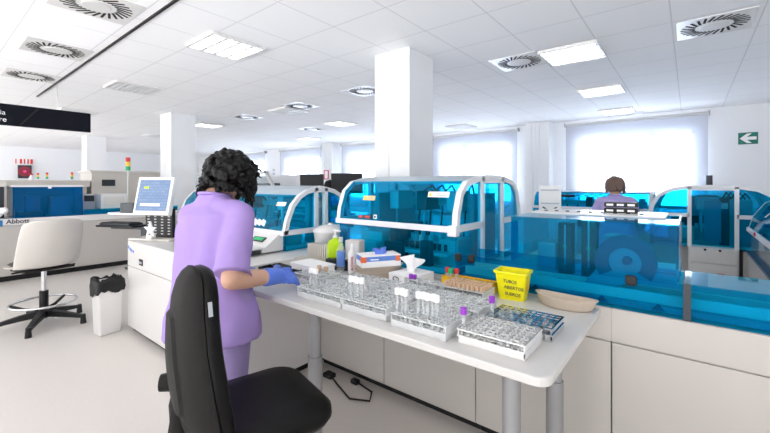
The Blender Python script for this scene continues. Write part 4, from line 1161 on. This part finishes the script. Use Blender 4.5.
MB().cyl((0, 0, .21), (0, 0, .225), .02, n=14).build('knob', 'white', t, 'auto')
# beige comb rack
t = thing('comb_rack', 'beige slotted comb rack in front of the arched blue analyzer', 'rack', (-2.105, 1.90, Z), R(-4))
b = MB(); n_ = 10
b.bb(-.13, .13, -.05, .05, 0, .02); b.bb(-.13, .13, .03, .05, .02, .12)
for k in range(n_+1): b.bb(-.13+k*.0245, -.13+k*.0245+.011, -.045, .04, .02, .125)
b.build('comb', 'cream', t)
MB().bb(-.125, .125, .02, .028, .025, .11).build('slot_back', 'dark', t)
t = thing('wire_tray', 'grey perforated tray between the loading ledge and the beige comb rack', 'tray', (-2.10, 1.77, Z), R(-3))
MB().bb(-.14, .13, -.04, .05, 0, .012).build('tray', 'lgrey', t)
b = MB()
for k in range(11): b.bb(-.135+k*.024, -.125+k*.024, -.035, .045, .012, .04)
b.build('ribs', 'cream', t)
t = thing('white_carton', 'flat white carton lying behind the gloved hand', 'box', (-1.90, 1.625, Z), R(-4))
MB().bb(-.13, .13, -.075, .075, 0, .05, .004).build('carton', 'paper', t); MB().bb(-.135, .135, -.08, .08, .05, .06, .003).build('lid', 'paper', t)
t = thing('black_tray', 'black plastic tray beside the technician on the desk', 'tray', (-2.0, 1.455, Z), R(5))
MB().bb(-.16, .13, -.055, .055, 0, .012, .002).build('base', 'black', t)
b = MB()
for y in (-.05, .045): b.bb(-.16, .13, y, y+.006, .012, .035)
for x in (-.16, -.06, .03, .125): b.bb(x, x+.006, -.05, .05, .012, .04)
b.build('dividers', 'black', t)
t = thing('black_keyboard', 'long black rack lying under the loading ledge of the analyzer', 'rack', (-2.08, 1.565, Z), R(-6))
MB().bb(-.16, .04, -.03, .03, 0, .016, .003).build('body', 'dark', t)
b = MB()
for k in range(8): b.bb(-.15+k*.024, -.135+k*.024, -.028, .028, .016, .022)
b.build('rows', 'black', t)

# ------------------------------------------------------------------ light, world, camera
wd = bpy.data.worlds.new('world'); SC.world = wd; wd.use_nodes = True
bg = wd.node_tree.nodes['Background']; 
nt = wd.node_tree; tc = nt.nodes.new('ShaderNodeTexCoord'); sp = nt.nodes.new('ShaderNodeSeparateXYZ'); mr = nt.nodes.new('ShaderNodeMapRange')
mr.inputs['From Min'].default_value = -.25; mr.inputs['From Max'].default_value = .25
mr.inputs['To Min'].default_value = 4.6; mr.inputs['To Max'].default_value = .5     # made-up bright lower half added to lift the ceiling, dim upper half
nt.links.new(tc.outputs['Generated'], sp.inputs[0]); nt.links.new(sp.outputs[2], mr.inputs['Value']); nt.links.new(mr.outputs[0], bg.inputs[1])
bg.inputs[0].default_value = (.98, .98, 1, 1)

cam = bpy.data.cameras.new('camera'); co = bpy.data.objects.new('camera', cam); COL.objects.link(co)
co.location = (0, 0, 1.4); co.rotation_euler = (R(90), 0, R(38.7))
cam.sensor_width = 36; cam.lens = 36*380/770; cam.shift_y = -(216.5-184)/770; cam.clip_start = .05
SC.camera = co
SC.view_settings.view_transform = 'Standard'; SC.view_settings.look = 'None'; SC.view_settings.gamma = 1
SC.view_settings.use_curve_mapping = False; SC.view_settings.exposure = .62
SC.cycles.use_denoising = True
SC.cycles.transparent_max_bounces = 32; SC.cycles.max_bounces = 10; SC.cycles.diffuse_bounces = 6
SC.cycles.sample_clamp_indirect = 6
